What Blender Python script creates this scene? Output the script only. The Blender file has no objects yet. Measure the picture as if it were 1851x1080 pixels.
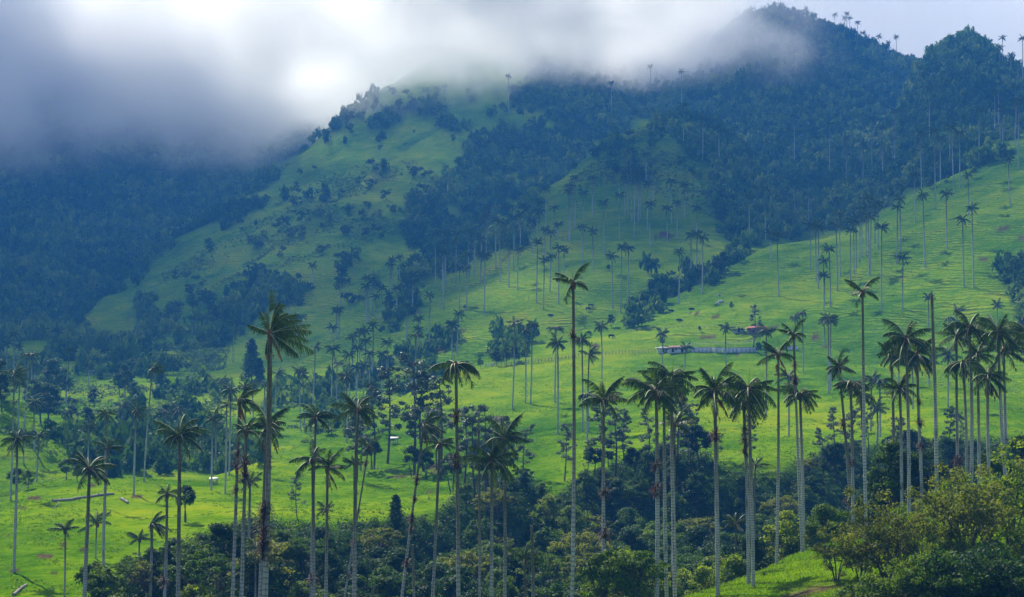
import bpy, math, random
import numpy as np

S = bpy.context.scene
COL = S.collection
R = math.radians
rng = np.random.default_rng(11)
random.seed(5)

# ------------------------------------------------------------------ camera, light, exposure
W_PX, H_PX, F_PX, V0 = 1851.0, 1080.0, 2900.0, 600.0     # reference frame, focal length in its pixels, horizon row
UC = W_PX / 2
cam_d = bpy.data.cameras.new('camera')
cam = bpy.data.objects.new('camera', cam_d)
COL.objects.link(cam)
cam.location = (0, 0, 0)
cam.rotation_euler = (R(90), 0, 0)
cam_d.sensor_width = 36
cam_d.lens = 36 * F_PX / W_PX
cam_d.shift_y = (V0 - H_PX / 2) / W_PX
cam_d.clip_start = 0.5
cam_d.clip_end = 20000
S.camera = cam

SUN_EL, SUN_AZ = 41.0, -28.0                              # azimuth from +Y (away from the camera), minus = to the left
sun_dir = np.array([math.sin(R(SUN_AZ)) * math.cos(R(SUN_EL)), math.cos(R(SUN_AZ)) * math.cos(R(SUN_EL)), math.sin(R(SUN_EL))])
sd = bpy.data.lights.new('sun', 'SUN')
sd.energy = 5.0
sd.angle = R(0.6)
sd.color = (1.0, 0.925, 0.77)
so = bpy.data.objects.new('sun', sd)
COL.objects.link(so)
so.rotation_euler = (R(90 - SUN_EL), 0, R(180 - SUN_AZ))
so.location = (0, 0, 900)

world = bpy.data.worlds.new('World')
S.world = world
world.use_nodes = True
wn, wl = world.node_tree.nodes, world.node_tree.links
wn.clear()
wout = wn.new('ShaderNodeOutputWorld')
bg = wn.new('ShaderNodeBackground')
sky = wn.new('ShaderNodeTexSky')
sky.sky_type = 'NISHITA'
sky.sun_disc = False
sky.sun_elevation = R(SUN_EL)
sky.sun_rotation = R(SUN_AZ)
sky.altitude = 2400
bg.inputs['Strength'].default_value = 0.06
tc = wn.new('ShaderNodeTexCoord')
nz = wn.new('ShaderNodeTexNoise')
nz.inputs['Scale'].default_value = 2.2
nz.inputs['Detail'].default_value = 5
rp = wn.new('ShaderNodeValToRGB')
rp.color_ramp.elements[0].position, rp.color_ramp.elements[0].color = 0.30, (0.85, 0.85, 0.85, 1)
rp.color_ramp.elements[1].position, rp.color_ramp.elements[1].color = 0.65, (1, 1, 1, 1)
mx = wn.new('ShaderNodeMix')
mx.data_type = 'RGBA'
wl.new(tc.outputs['Generated'], nz.inputs['Vector'])
wl.new(nz.outputs['Fac'], rp.inputs['Fac'])
wl.new(rp.outputs['Color'], mx.inputs['Factor'])
wl.new(sky.outputs['Color'], mx.inputs[6])
mx.inputs[7].default_value = (2.9, 3.5, 4.5, 1)            # broken overcast between the blue
wl.new(mx.outputs[2], bg.inputs['Color'])
wl.new(bg.outputs[0], wout.inputs['Surface'])

S.render.engine = 'CYCLES'
S.view_settings.view_transform = 'Standard'
S.view_settings.look = 'None'
S.view_settings.gamma = 1
S.view_settings.exposure = 0.95
S.view_settings.use_curve_mapping = False
cy = S.cycles
cy.use_denoising = True
cy.denoiser = 'OPENIMAGEDENOISE'
cy.use_adaptive_sampling = True
cy.adaptive_threshold = 0.02
cy.max_bounces = 14
cy.diffuse_bounces = 2
cy.glossy_bounces = 1
cy.transmission_bounces = 2
cy.volume_bounces = 14
cy.transparent_max_bounces = 8
cy.volume_step_rate = 0.3
cy.volume_max_steps = 96
cy.caustics_reflective = cy.caustics_refractive = False


# ------------------------------------------------------------------ helpers
def tag(o, label=None, cat=None, group=None, kind=None):
    if label: o['label'] = label
    if cat: o['category'] = cat
    if group: o['group'] = group
    if kind: o['kind'] = kind
    return o


def hash01(ix, iy, seed):
    h = (ix.astype(np.int64) * 374761393 + iy.astype(np.int64) * 668265263 + seed * 1442695041) & 0xFFFFFFFF
    h = ((h ^ (h >> 13)) * 1274126177) & 0xFFFFFFFF
    h = h ^ (h >> 16)
    return (h & 0xFFFFFF) / float(0xFFFFFF)


def vnoise(x, y, seed=0):
    ix, iy = np.floor(x), np.floor(y)
    fx, fy = x - ix, y - iy
    fx, fy = fx * fx * (3 - 2 * fx), fy * fy * (3 - 2 * fy)
    a, b = hash01(ix, iy, seed), hash01(ix + 1, iy, seed)
    c, d = hash01(ix, iy + 1, seed), hash01(ix + 1, iy + 1, seed)
    return (a + (b - a) * fx) * (1 - fy) + (c + (d - c) * fx) * fy - 0.5


def fbm(x, y, seed=0, oct=4):
    t, a, f = 0, 1.0, 1.0
    for k in range(oct):
        t = t + a * vnoise(x * f + 17.3 * k, y * f - 9.1 * k, seed + k)
        a *= 0.5; f *= 2.03
    return t


def make_mesh(name, V, F, mats, midx=None, tone=None, smooth=False):
    """V (n,3), F (m,4) or (m,3) or list of such arrays"""
    me = bpy.data.meshes.new(name)
    V = np.asarray(V, np.float32)
    Fs = F if isinstance(F, list) else [F]
    Fs = [np.asarray(f, np.int32) for f in Fs if len(f)]
    me.vertices.add(len(V))
    me.vertices.foreach_set('co', V.ravel())
    nl = sum(f.size for f in Fs); nf = sum(len(f) for f in Fs)
    me.loops.add(nl)
    me.loops.foreach_set('vertex_index', np.concatenate([f.ravel() for f in Fs]))
    me.polygons.add(nf)
    sizes = np.concatenate([np.full(len(f), f.shape[1], np.int32) for f in Fs])
    starts = np.concatenate([[0], np.cumsum(sizes)[:-1]]).astype(np.int32)
    me.polygons.foreach_set('loop_start', starts)
    for m in mats: me.materials.append(m)
    if midx is not None: me.polygons.foreach_set('material_index', np.asarray(midx, np.int32))
    if smooth: me.polygons.foreach_set('use_smooth', np.ones(nf, bool))
    me.update(calc_edges=True)
    if tone is not None:
        at = me.attributes.new('tone', 'FLOAT', 'POINT')
        at.data.foreach_set('value', np.asarray(tone, np.float32))
    me.validate()
    return me


def link(name, me, parent=None):
    o = bpy.data.objects.new(name, me)
    COL.objects.link(o)
    if parent is not None: o.parent = parent
    return o


def empty(name, loc=(0, 0, 0)):
    o = bpy.data.objects.new(name, None)
    COL.objects.link(o)
    o.location = loc
    o.empty_display_size = 0.5
    return o


class MB:
    """collects pieces into one mesh"""
    def __init__(s): s.V = []; s.F4 = []; s.M = []; s.T = []; s.n = 0
    def add(s, V, F, m=0, tone=0.5):
        V = np.asarray(V, float); F = np.asarray(F, int)
        s.V.append(V); s.F4.append(F + s.n); s.M.append(np.full(len(F), m))
        s.T.append(np.broadcast_to(np.asarray(tone, float), (len(V),)))
        s.n += len(V)
    def tube(s, pts, rad, sides=6, m=0, tone=0.5, cap=True):
        pts = np.asarray(pts, float); n = len(pts)
        rad = np.broadcast_to(np.asarray(rad, float), (n,))
        t = np.gradient(pts, axis=0); t /= np.linalg.norm(t, axis=1)[:, None] + 1e-9
        ref = np.where(np.abs(t[:, 2:3]) > 0.9, np.array([[1., 0, 0]]), np.array([[0, 0, 1.]]))
        a = np.cross(t, ref); a /= np.linalg.norm(a, axis=1)[:, None] + 1e-9
        b = np.cross(t, a)
        ang = np.linspace(0, 2 * np.pi, sides, endpoint=False)
        V = pts[:, None] + rad[:, None, None] * (a[:, None] * np.cos(ang)[None, :, None] + b[:, None] * np.sin(ang)[None, :, None])
        V = V.reshape(-1, 3)
        F = []
        for i in range(n - 1):
            for j in range(sides):
                k = (j + 1) % sides
                F.append((i * sides + j, i * sides + k, (i + 1) * sides + k, (i + 1) * sides + j))
        s.add(V, F, m, tone)
        if cap:
            for base in (0, n - 1):
                c = pts[base]; r = V[base * sides:(base + 1) * sides]
                VV = np.vstack([r, c[None]])
                s.add(VV, [(j, (j + 1) % sides, (j + 2) % sides, sides) for j in range(0, sides, 2)], m, tone)   # even sides only
    def box(s, c, size, m=0, rz=0.0, tone=0.5):
        x, y, z = [v / 2 for v in size]
        V = np.array([(-x, -y, -z), (x, -y, -z), (x, y, -z), (-x, y, -z), (-x, -y, z), (x, -y, z), (x, y, z), (-x, y, z)])
        ca, sa = math.cos(rz), math.sin(rz)
        V = np.stack([V[:, 0] * ca - V[:, 1] * sa, V[:, 0] * sa + V[:, 1] * ca, V[:, 2]], 1) + np.asarray(c)
        s.add(V, [(0, 3, 2, 1), (4, 5, 6, 7), (0, 1, 5, 4), (1, 2, 6, 5), (2, 3, 7, 6), (3, 0, 4, 7)], m, tone)
    def mesh(s, name, mats, smooth=False):
        return make_mesh(name, np.vstack(s.V), np.vstack(s.F4), mats, np.concatenate(s.M), np.concatenate(s.T), smooth)


def leaves(c, n, size, rad, up=0.5, r=None):
    """n diamond leaves scattered in an ellipsoid (rad: 3) about c; returns V, F"""
    r = r or rng
    d = r.normal(size=(n, 3)); d /= np.linalg.norm(d, axis=1)[:, None]
    rr = r.random(n) ** 0.45
    p = np.asarray(c) + d * rr[:, None] * np.asarray(rad)
    nrm = d * 0.6 + r.normal(size=(n, 3)) * 0.55 + np.array([0, 0, up])
    nrm /= np.linalg.norm(nrm, axis=1)[:, None]
    t = np.cross(nrm, r.normal(size=(n, 3))); t /= np.linalg.norm(t, axis=1)[:, None] + 1e-9
    b = np.cross(nrm, t)
    s = size * (0.6 + 0.8 * r.random(n))[:, None]
    V = np.stack([p - t * s * 0.62, p + b * s * 0.36 + nrm * s * 0.08, p + t * s * 0.62, p - b * s * 0.36 + nrm * s * 0.08], 1).reshape(-1, 3)
    return V, np.arange(4 * n).reshape(n, 4)


# ------------------------------------------------------------------ materials
def new_mat(name):
    m = bpy.data.materials.new(name)
    m.use_nodes = True
    m.node_tree.nodes.clear()
    return m, m.node_tree.nodes, m.node_tree.links


def ramp(n, stops):
    r = n.new('ShaderNodeValToRGB')
    e = r.color_ramp.elements
    while len(e) < len(stops): e.new(0.5)
    for k, (p, c) in enumerate(stops):
        e[k].position = p; e[k].color = (*c, 1)
    return r


def leaf_mat(name, stops, trans=0.35, tcol=(1.0, 1.0, 0.45), rough=0.6, spec=0.12, obj_var=0.5):
    """leaf colour from a per-leaf tone attribute and a per-plant random; diffuse + translucent + weak gloss"""
    m, n, l = new_mat(name)
    out = n.new('ShaderNodeOutputMaterial')
    at = n.new('ShaderNodeAttribute'); at.attribute_name = 'tone'
    oi = n.new('ShaderNodeObjectInfo')
    mix = n.new('ShaderNodeMix'); mix.data_type = 'FLOAT'
    mix.inputs[0].default_value = obj_var
    l.new(at.outputs['Fac'], mix.inputs[2]); l.new(oi.outputs['Random'], mix.inputs[3])
    rp = ramp(n, stops)
    l.new(mix.outputs[0], rp.inputs['Fac'])
    p = n.new('ShaderNodeBsdfPrincipled')
    p.inputs['Roughness'].default_value = rough
    p.inputs['Specular IOR Level'].default_value = spec
    l.new(rp.outputs['Color'], p.inputs['Base Color'])
    tr = n.new('ShaderNodeBsdfTranslucent')
    mc = n.new('ShaderNodeMix'); mc.data_type = 'RGBA'; mc.blend_type = 'MULTIPLY'; mc.inputs[0].default_value = 1
    l.new(rp.outputs['Color'], mc.inputs[6]); mc.inputs[7].default_value = (*tcol, 1)
    sc = n.new('ShaderNodeMix'); sc.data_type = 'RGBA'; sc.blend_type = 'MULTIPLY'; sc.inputs[0].default_value = 1
    sc.clamp_result = False
    l.new(mc.outputs[2], sc.inputs[6]); sc.inputs[7].default_value = (1.8, 1.8, 1.8, 1)
    l.new(sc.outputs[2], tr.inputs['Color'])
    ms = n.new('ShaderNodeMixShader'); ms.inputs[0].default_value = trans
    l.new(p.outputs[0], ms.inputs[1]); l.new(tr.outputs[0], ms.inputs[2])
    l.new(ms.outputs[0], out.inputs['Surface'])
    return m


def plain_mat(name, c1, c2, scale=3.0, rough=0.8, bump=0.0, coords='Object', stretch=None, spec=0.2):
    m, n, l = new_mat(name)
    out = n.new('ShaderNodeOutputMaterial')
    p = n.new('ShaderNodeBsdfPrincipled')
    p.inputs['Roughness'].default_value = rough
    p.inputs['Specular IOR Level'].default_value = spec
    t = n.new('ShaderNodeTexCoord')
    nz = n.new('ShaderNodeTexNoise'); nz.inputs['Scale'].default_value = scale; nz.inputs['Detail'].default_value = 5
    if stretch:
        mp = n.new('ShaderNodeMapping'); mp.inputs['Scale'].default_value = stretch
        l.new(t.outputs[coords], mp.inputs['Vector']); l.new(mp.outputs[0], nz.inputs['Vector'])
    else:
        l.new(t.outputs[coords], nz.inputs['Vector'])
    rp = ramp(n, [(0.35, c1), (0.65, c2)])
    l.new(nz.outputs['Fac'], rp.inputs['Fac']); l.new(rp.outputs['Color'], p.inputs['Base Color'])
    if bump:
        b = n.new('ShaderNodeBump'); b.inputs['Strength'].default_value = bump; b.inputs['Distance'].default_value = 0.1
        l.new(nz.outputs['Fac'], b.inputs['Height']); l.new(b.outputs[0], p.inputs['Normal'])
    l.new(p.outputs[0], out.inputs['Surface'])
    return m


def grass_mat():
    m, n, l = new_mat('pasture')
    out = n.new('ShaderNodeOutputMaterial')
    geo = n.new('ShaderNodeNewGeometry')
    def noise(scale, detail=4, rough=0.55):
        k = n.new('ShaderNodeTexNoise'); k.inputs['Scale'].default_value = scale
        k.inputs['Detail'].default_value = detail; k.inputs['Roughness'].default_value = rough
        l.new(geo.outputs['Position'], k.inputs['Vector']); return k
    def mth(op, a, b=None, c=None):
        k = n.new('ShaderNodeMath'); k.operation = op
        for i, v in enumerate((a, b, c)):
            if v is None: continue
            if isinstance(v, (int, float)): k.inputs[i].default_value = v
            else: l.new(v, k.inputs[i])
        return k.outputs[0]
    big, mid, fine, tuft = noise(0.012, 4), noise(0.09, 4), noise(0.7, 5, 0.65), noise(3.2, 3)
    f = mth('ADD', mth('MULTIPLY', big.outputs['Fac'], 0.42), mth('ADD', mth('MULTIPLY', mid.outputs['Fac'], 0.30), mth('MULTIPLY', fine.outputs['Fac'], 0.28)))
    rp = ramp(n, [(0.37, (0.022, 0.085, 0.001)), (0.46, (0.070, 0.165, 0.001)), (0.53, (0.138, 0.240, 0.001)), (0.62, (0.235, 0.290, 0.003))])
    l.new(f, rp.inputs['Fac'])
    # cattle paths: narrow steps that follow the contour, broken up by noise
    sep = n.new('ShaderNodeSeparateXYZ'); l.new(geo.outputs['Position'], sep.inputs[0])
    wob = noise(0.05, 3)
    wob2 = noise(0.35, 3)
    ph = mth('ADD', mth('MULTIPLY', sep.outputs['Z'], 4.6), mth('ADD', mth('MULTIPLY', wob.outputs['Fac'], 26.0), mth('MULTIPLY', wob2.outputs['Fac'], 5.0)))
    sn = mth('SINE', ph)
    nrm = n.new('ShaderNodeSeparateXYZ'); l.new(geo.outputs['True Normal'], nrm.inputs[0])
    steep = n.new('ShaderNodeMapRange'); l.new(nrm.outputs['Z'], steep.inputs[0])
    steep.inputs[1].default_value = 0.985; steep.inputs[2].default_value = 0.93; steep.inputs[3].default_value = 0; steep.inputs[4].default_value = 1
    brk = n.new('ShaderNodeMapRange'); l.new(mid.outputs['Fac'], brk.inputs[0])
    brk.inputs[1].default_value = 0.40; brk.inputs[2].default_value = 0.60
    amt = mth('MULTIPLY', steep.outputs[0], mth('ADD', mth('MULTIPLY', brk.outputs[0], 0.85), 0.15))
    path = n.new('ShaderNodeMapRange'); l.new(sn, path.inputs[0])
    path.inputs[1].default_value = 0.35; path.inputs[2].default_value = 0.95
    pf = mth('MULTIPLY', path.outputs[0], amt)
    mx = n.new('ShaderNodeMix'); mx.data_type = 'RGBA'
    l.new(mth('MULTIPLY', pf, 0.75), mx.inputs[0]); l.new(rp.outputs['Color'], mx.inputs[6]); mx.inputs[7].default_value = (0.030, 0.055, 0.012, 1)
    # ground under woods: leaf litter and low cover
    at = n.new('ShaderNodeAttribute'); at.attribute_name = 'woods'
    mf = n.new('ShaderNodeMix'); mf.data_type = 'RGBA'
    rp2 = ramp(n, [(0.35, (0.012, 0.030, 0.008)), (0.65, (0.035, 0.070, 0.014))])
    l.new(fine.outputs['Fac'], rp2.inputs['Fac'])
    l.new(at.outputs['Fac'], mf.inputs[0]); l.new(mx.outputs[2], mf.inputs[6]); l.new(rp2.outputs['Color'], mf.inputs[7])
    # bare soil: landslips and wallows
    at2 = n.new('ShaderNodeAttribute'); at2.attribute_name = 'soil'
    ms = n.new('ShaderNodeMix'); ms.data_type = 'RGBA'
    rp3 = ramp(n, [(0.35, (0.040, 0.030, 0.020)), (0.65, (0.115, 0.080, 0.052))])
    l.new(fine.outputs['Fac'], rp3.inputs['Fac'])
    l.new(at2.outputs['Fac'], ms.inputs[0]); l.new(mf.outputs[2], ms.inputs[6]); l.new(rp3.outputs['Color'], ms.inputs[7])
    p = n.new('ShaderNodeBsdfPrincipled'); p.inputs['Roughness'].default_value = 0.9; p.inputs['Specular IOR Level'].default_value = 0.0
    l.new(ms.outputs[2], p.inputs['Base Color'])
    b1 = n.new('ShaderNodeBump'); b1.inputs['Strength'].default_value = 0.9; b1.inputs['Distance'].default_value = 0.55
    l.new(mth('MULTIPLY', sn, mth('MULTIPLY', amt, 0.5)), b1.inputs['Height'])
    b2 = n.new('ShaderNodeBump'); b2.inputs['Strength'].default_value = 0.6; b2.inputs['Distance'].default_value = 0.8
    l.new(mth('ADD', fine.outputs['Fac'], mth('MULTIPLY', tuft.outputs['Fac'], 0.35)), b2.inputs['Height'])
    l.new(b1.outputs[0], b2.inputs['Normal']); l.new(b2.outputs[0], p.inputs['Normal'])
    l.new(p.outputs[0], out.inputs['Surface'])
    return m


def trunk_mat():
    """wax palm stem: pale waxy grey with dark ring scars, moss towards the top"""
    m, n, l = new_mat('palm_stem')
    out = n.new('ShaderNodeOutputMaterial')
    t = n.new('ShaderNodeTexCoord'); oi = n.new('ShaderNodeObjectInfo')
    sep = n.new('ShaderNodeSeparateXYZ'); l.new(t.outputs['Object'], sep.inputs[0])
    def mth(op, a, b=None):
        k = n.new('ShaderNodeMath'); k.operation = op
        for i, v in enumerate((a, b)):
            if v is None: continue
            if isinstance(v, (int, float)): k.inputs[i].default_value = v
            else: l.new(v, k.inputs[i])
        return k.outputs[0]
    mp = n.new('ShaderNodeMapping'); mp.inputs['Scale'].default_value = (2.0, 2.0, 22.0); l.new(t.outputs['Object'], mp.inputs['Vector'])
    nz = n.new('ShaderNodeTexNoise'); nz.noise_dimensions = '4D'; nz.inputs['Scale'].default_value = 1.3; nz.inputs['Detail'].default_value = 5
    l.new(mp.outputs[0], nz.inputs['Vector']); l.new(mth('MULTIPLY', oi.outputs['Random'], 40), nz.inputs['W'])
    ring = mth('SINE', mth('ADD', mth('MULTIPLY', sep.outputs['Z'], 2 * math.pi * 78), mth('MULTIPLY', nz.outputs['Fac'], 3.0)))
    rm = n.new('ShaderNodeMapRange'); l.new(ring, rm.inputs[0]); rm.inputs[1].default_value = 0.2; rm.inputs[2].default_value = 0.9
    pale = ramp(n, [(0.35, (0.34, 0.35, 0.33)), (0.65, (0.58, 0.59, 0.57))]); l.new(nz.outputs['Fac'], pale.inputs['Fac'])
    mx = n.new('ShaderNodeMix'); mx.data_type = 'RGBA'; l.new(mth('MULTIPLY', rm.outputs[0], mth('MULTIPLY', nz.outputs['Fac'], 1.1)), mx.inputs[0]); l.new(pale.outputs['Color'], mx.inputs[6]); mx.inputs[7].default_value = (0.055, 0.052, 0.045, 1)
    moss = ramp(n, [(0.35, (0.045, 0.038, 0.018)), (0.55, (0.12, 0.11, 0.05)), (0.72, (0.30, 0.29, 0.20))]); l.new(nz.outputs['Fac'], moss.inputs['Fac'])
    h = mth('ADD', mth('ADD', sep.outputs['Z'], mth('MULTIPLY', oi.outputs['Random'], -0.25)), mth('MULTIPLY', mth('SUBTRACT', nz.outputs['Fac'], 0.5), 1.3))
    hr = n.new('ShaderNodeMapRange'); l.new(h, hr.inputs[0]); hr.inputs[1].default_value = 0.34; hr.inputs[2].default_value = 0.62; hr.inputs[4].default_value = 0.92
    m2 = n.new('ShaderNodeMix'); m2.data_type = 'RGBA'; l.new(hr.outputs[0], m2.inputs[0]); l.new(mx.outputs[2], m2.inputs[6]); l.new(moss.outputs['Color'], m2.inputs[7])
    mp3 = n.new('ShaderNodeMapping'); mp3.inputs['Scale'].default_value = (0.8, 0.8, 9.0); l.new(t.outputs['Object'], mp3.inputs['Vector'])
    n3 = n.new('ShaderNodeTexNoise'); n3.noise_dimensions = '4D'; n3.inputs['Scale'].default_value = 1.6; n3.inputs['Detail'].default_value = 3
    l.new(mp3.outputs[0], n3.inputs['Vector']); l.new(mth('MULTIPLY', oi.outputs['Random'], 91), n3.inputs['W'])
    sr = n.new('ShaderNodeMapRange'); l.new(n3.outputs['Fac'], sr.inputs[0]); sr.inputs[1].default_value = 0.52; sr.inputs[2].default_value = 0.70; sr.inputs[4].default_value = 0.75
    m3 = n.new('ShaderNodeMix'); m3.data_type = 'RGBA'; l.new(sr.outputs[0], m3.inputs[0]); l.new(m2.outputs[2], m3.inputs[6]); m3.inputs[7].default_value = (0.075, 0.070, 0.045, 1)
    p = n.new('ShaderNodeBsdfPrincipled'); p.inputs['Roughness'].default_value = 0.7; p.inputs['Specular IOR Level'].default_value = 0.2
    l.new(m3.outputs[2], p.inputs['Base Color'])
    l.new(p.outputs[0], out.inputs['Surface'])
    return m


M = {}
M['grass'] = grass_mat()
M['stem'] = trunk_mat()
M['frond'] = leaf_mat('palm_frond', [(0.0, (0.014, 0.034, 0.008)), (0.5, (0.034, 0.070, 0.015)), (1.0, (0.085, 0.125, 0.035))], trans=0.24, tcol=(0.95, 1.0, 0.35), rough=0.5, spec=0.22, obj_var=0.25)
M['frond_far'] = leaf_mat('palm_frond_far', [(0.0, (0.012, 0.030, 0.008)), (0.5, (0.028, 0.060, 0.014)), (1.0, (0.065, 0.100, 0.028))], trans=0.15, tcol=(0.95, 1.0, 0.35), rough=0.8, spec=0.03, obj_var=0.25)
M['rachis_far'] = plain_mat('frond_midrib_far', (0.05, 0.08, 0.03), (0.09, 0.12, 0.05), 2.0, 0.8, spec=0.03)
M['rachis'] = plain_mat('frond_midrib', (0.20, 0.23, 0.11), (0.36, 0.37, 0.22), 2.0, 0.5)  # midrib paled to paint in the sunlit highlight on near fronds
M['sheath'] = plain_mat('leaf_base', (0.10, 0.045, 0.018), (0.24, 0.12, 0.05), 6.0, 0.8)
M['dead'] = leaf_mat('dead_frond', [(0.0, (0.05, 0.025, 0.012)), (1.0, (0.20, 0.11, 0.05))], trans=0.2, tcol=(1, 0.8, 0.5))
M['epiphyte'] = leaf_mat('bromeliad_leaf', [(0.0, (0.030, 0.016, 0.009)), (0.6, (0.085, 0.036, 0.016)), (1.0, (0.085, 0.080, 0.025))], trans=0.25, tcol=(1, 0.7, 0.4))
M['bark'] = plain_mat('tree_bark', (0.045, 0.038, 0.030), (0.15, 0.135, 0.115), 2.5, 0.9, 0.4)
M['leaf_dark'] = leaf_mat('broadleaf_dark', [(0.0, (0.010, 0.030, 0.009)), (0.5, (0.024, 0.062, 0.016)), (1.0, (0.058, 0.105, 0.022))])
M['leaf_mid'] = leaf_mat('broadleaf_mid', [(0.0, (0.026, 0.066, 0.009)), (0.5, (0.060, 0.120, 0.012)), (1.0, (0.125, 0.185, 0.020))])
M['leaf_light'] = leaf_mat('broadleaf_light', [(0.0, (0.060, 0.110, 0.008)), (0.5, (0.125, 0.190, 0.012)), (1.0, (0.23, 0.28, 0.030))], trans=0.48)
M['leaf_grey'] = leaf_mat('silver_leaf', [(0.0, (0.035, 0.060, 0.035)), (0.5, (0.085, 0.120, 0.085)), (1.0, (0.17, 0.21, 0.15))], trans=0.2, tcol=(0.9, 1, 0.6), rough=0.55, spec=0.2)
M['leaf_olive'] = leaf_mat('olive_leaf', [(0.0, (0.050, 0.070, 0.010)), (0.5, (0.110, 0.135, 0.018)), (1.0, (0.20, 0.22, 0.040))], trans=0.45)
M['leaf_far'] = leaf_mat('far_canopy', [(0.0, (0.018, 0.056, 0.010)), (0.5, (0.066, 0.138, 0.020)), (1.0, (0.200, 0.280, 0.034))], trans=0.22, obj_var=0.0, rough=0.7, spec=0.08)

# ------------------------------------------------------------------ terrain
# Each ridge is described by stations: column -> profile of (row seen, metres away) from foot to crest; the row and the distance
# give the height. The ground is the upper envelope of all ridges, then roughened with noise.
def zat(v, d): return (V0 - v) * d / F_PX

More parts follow.
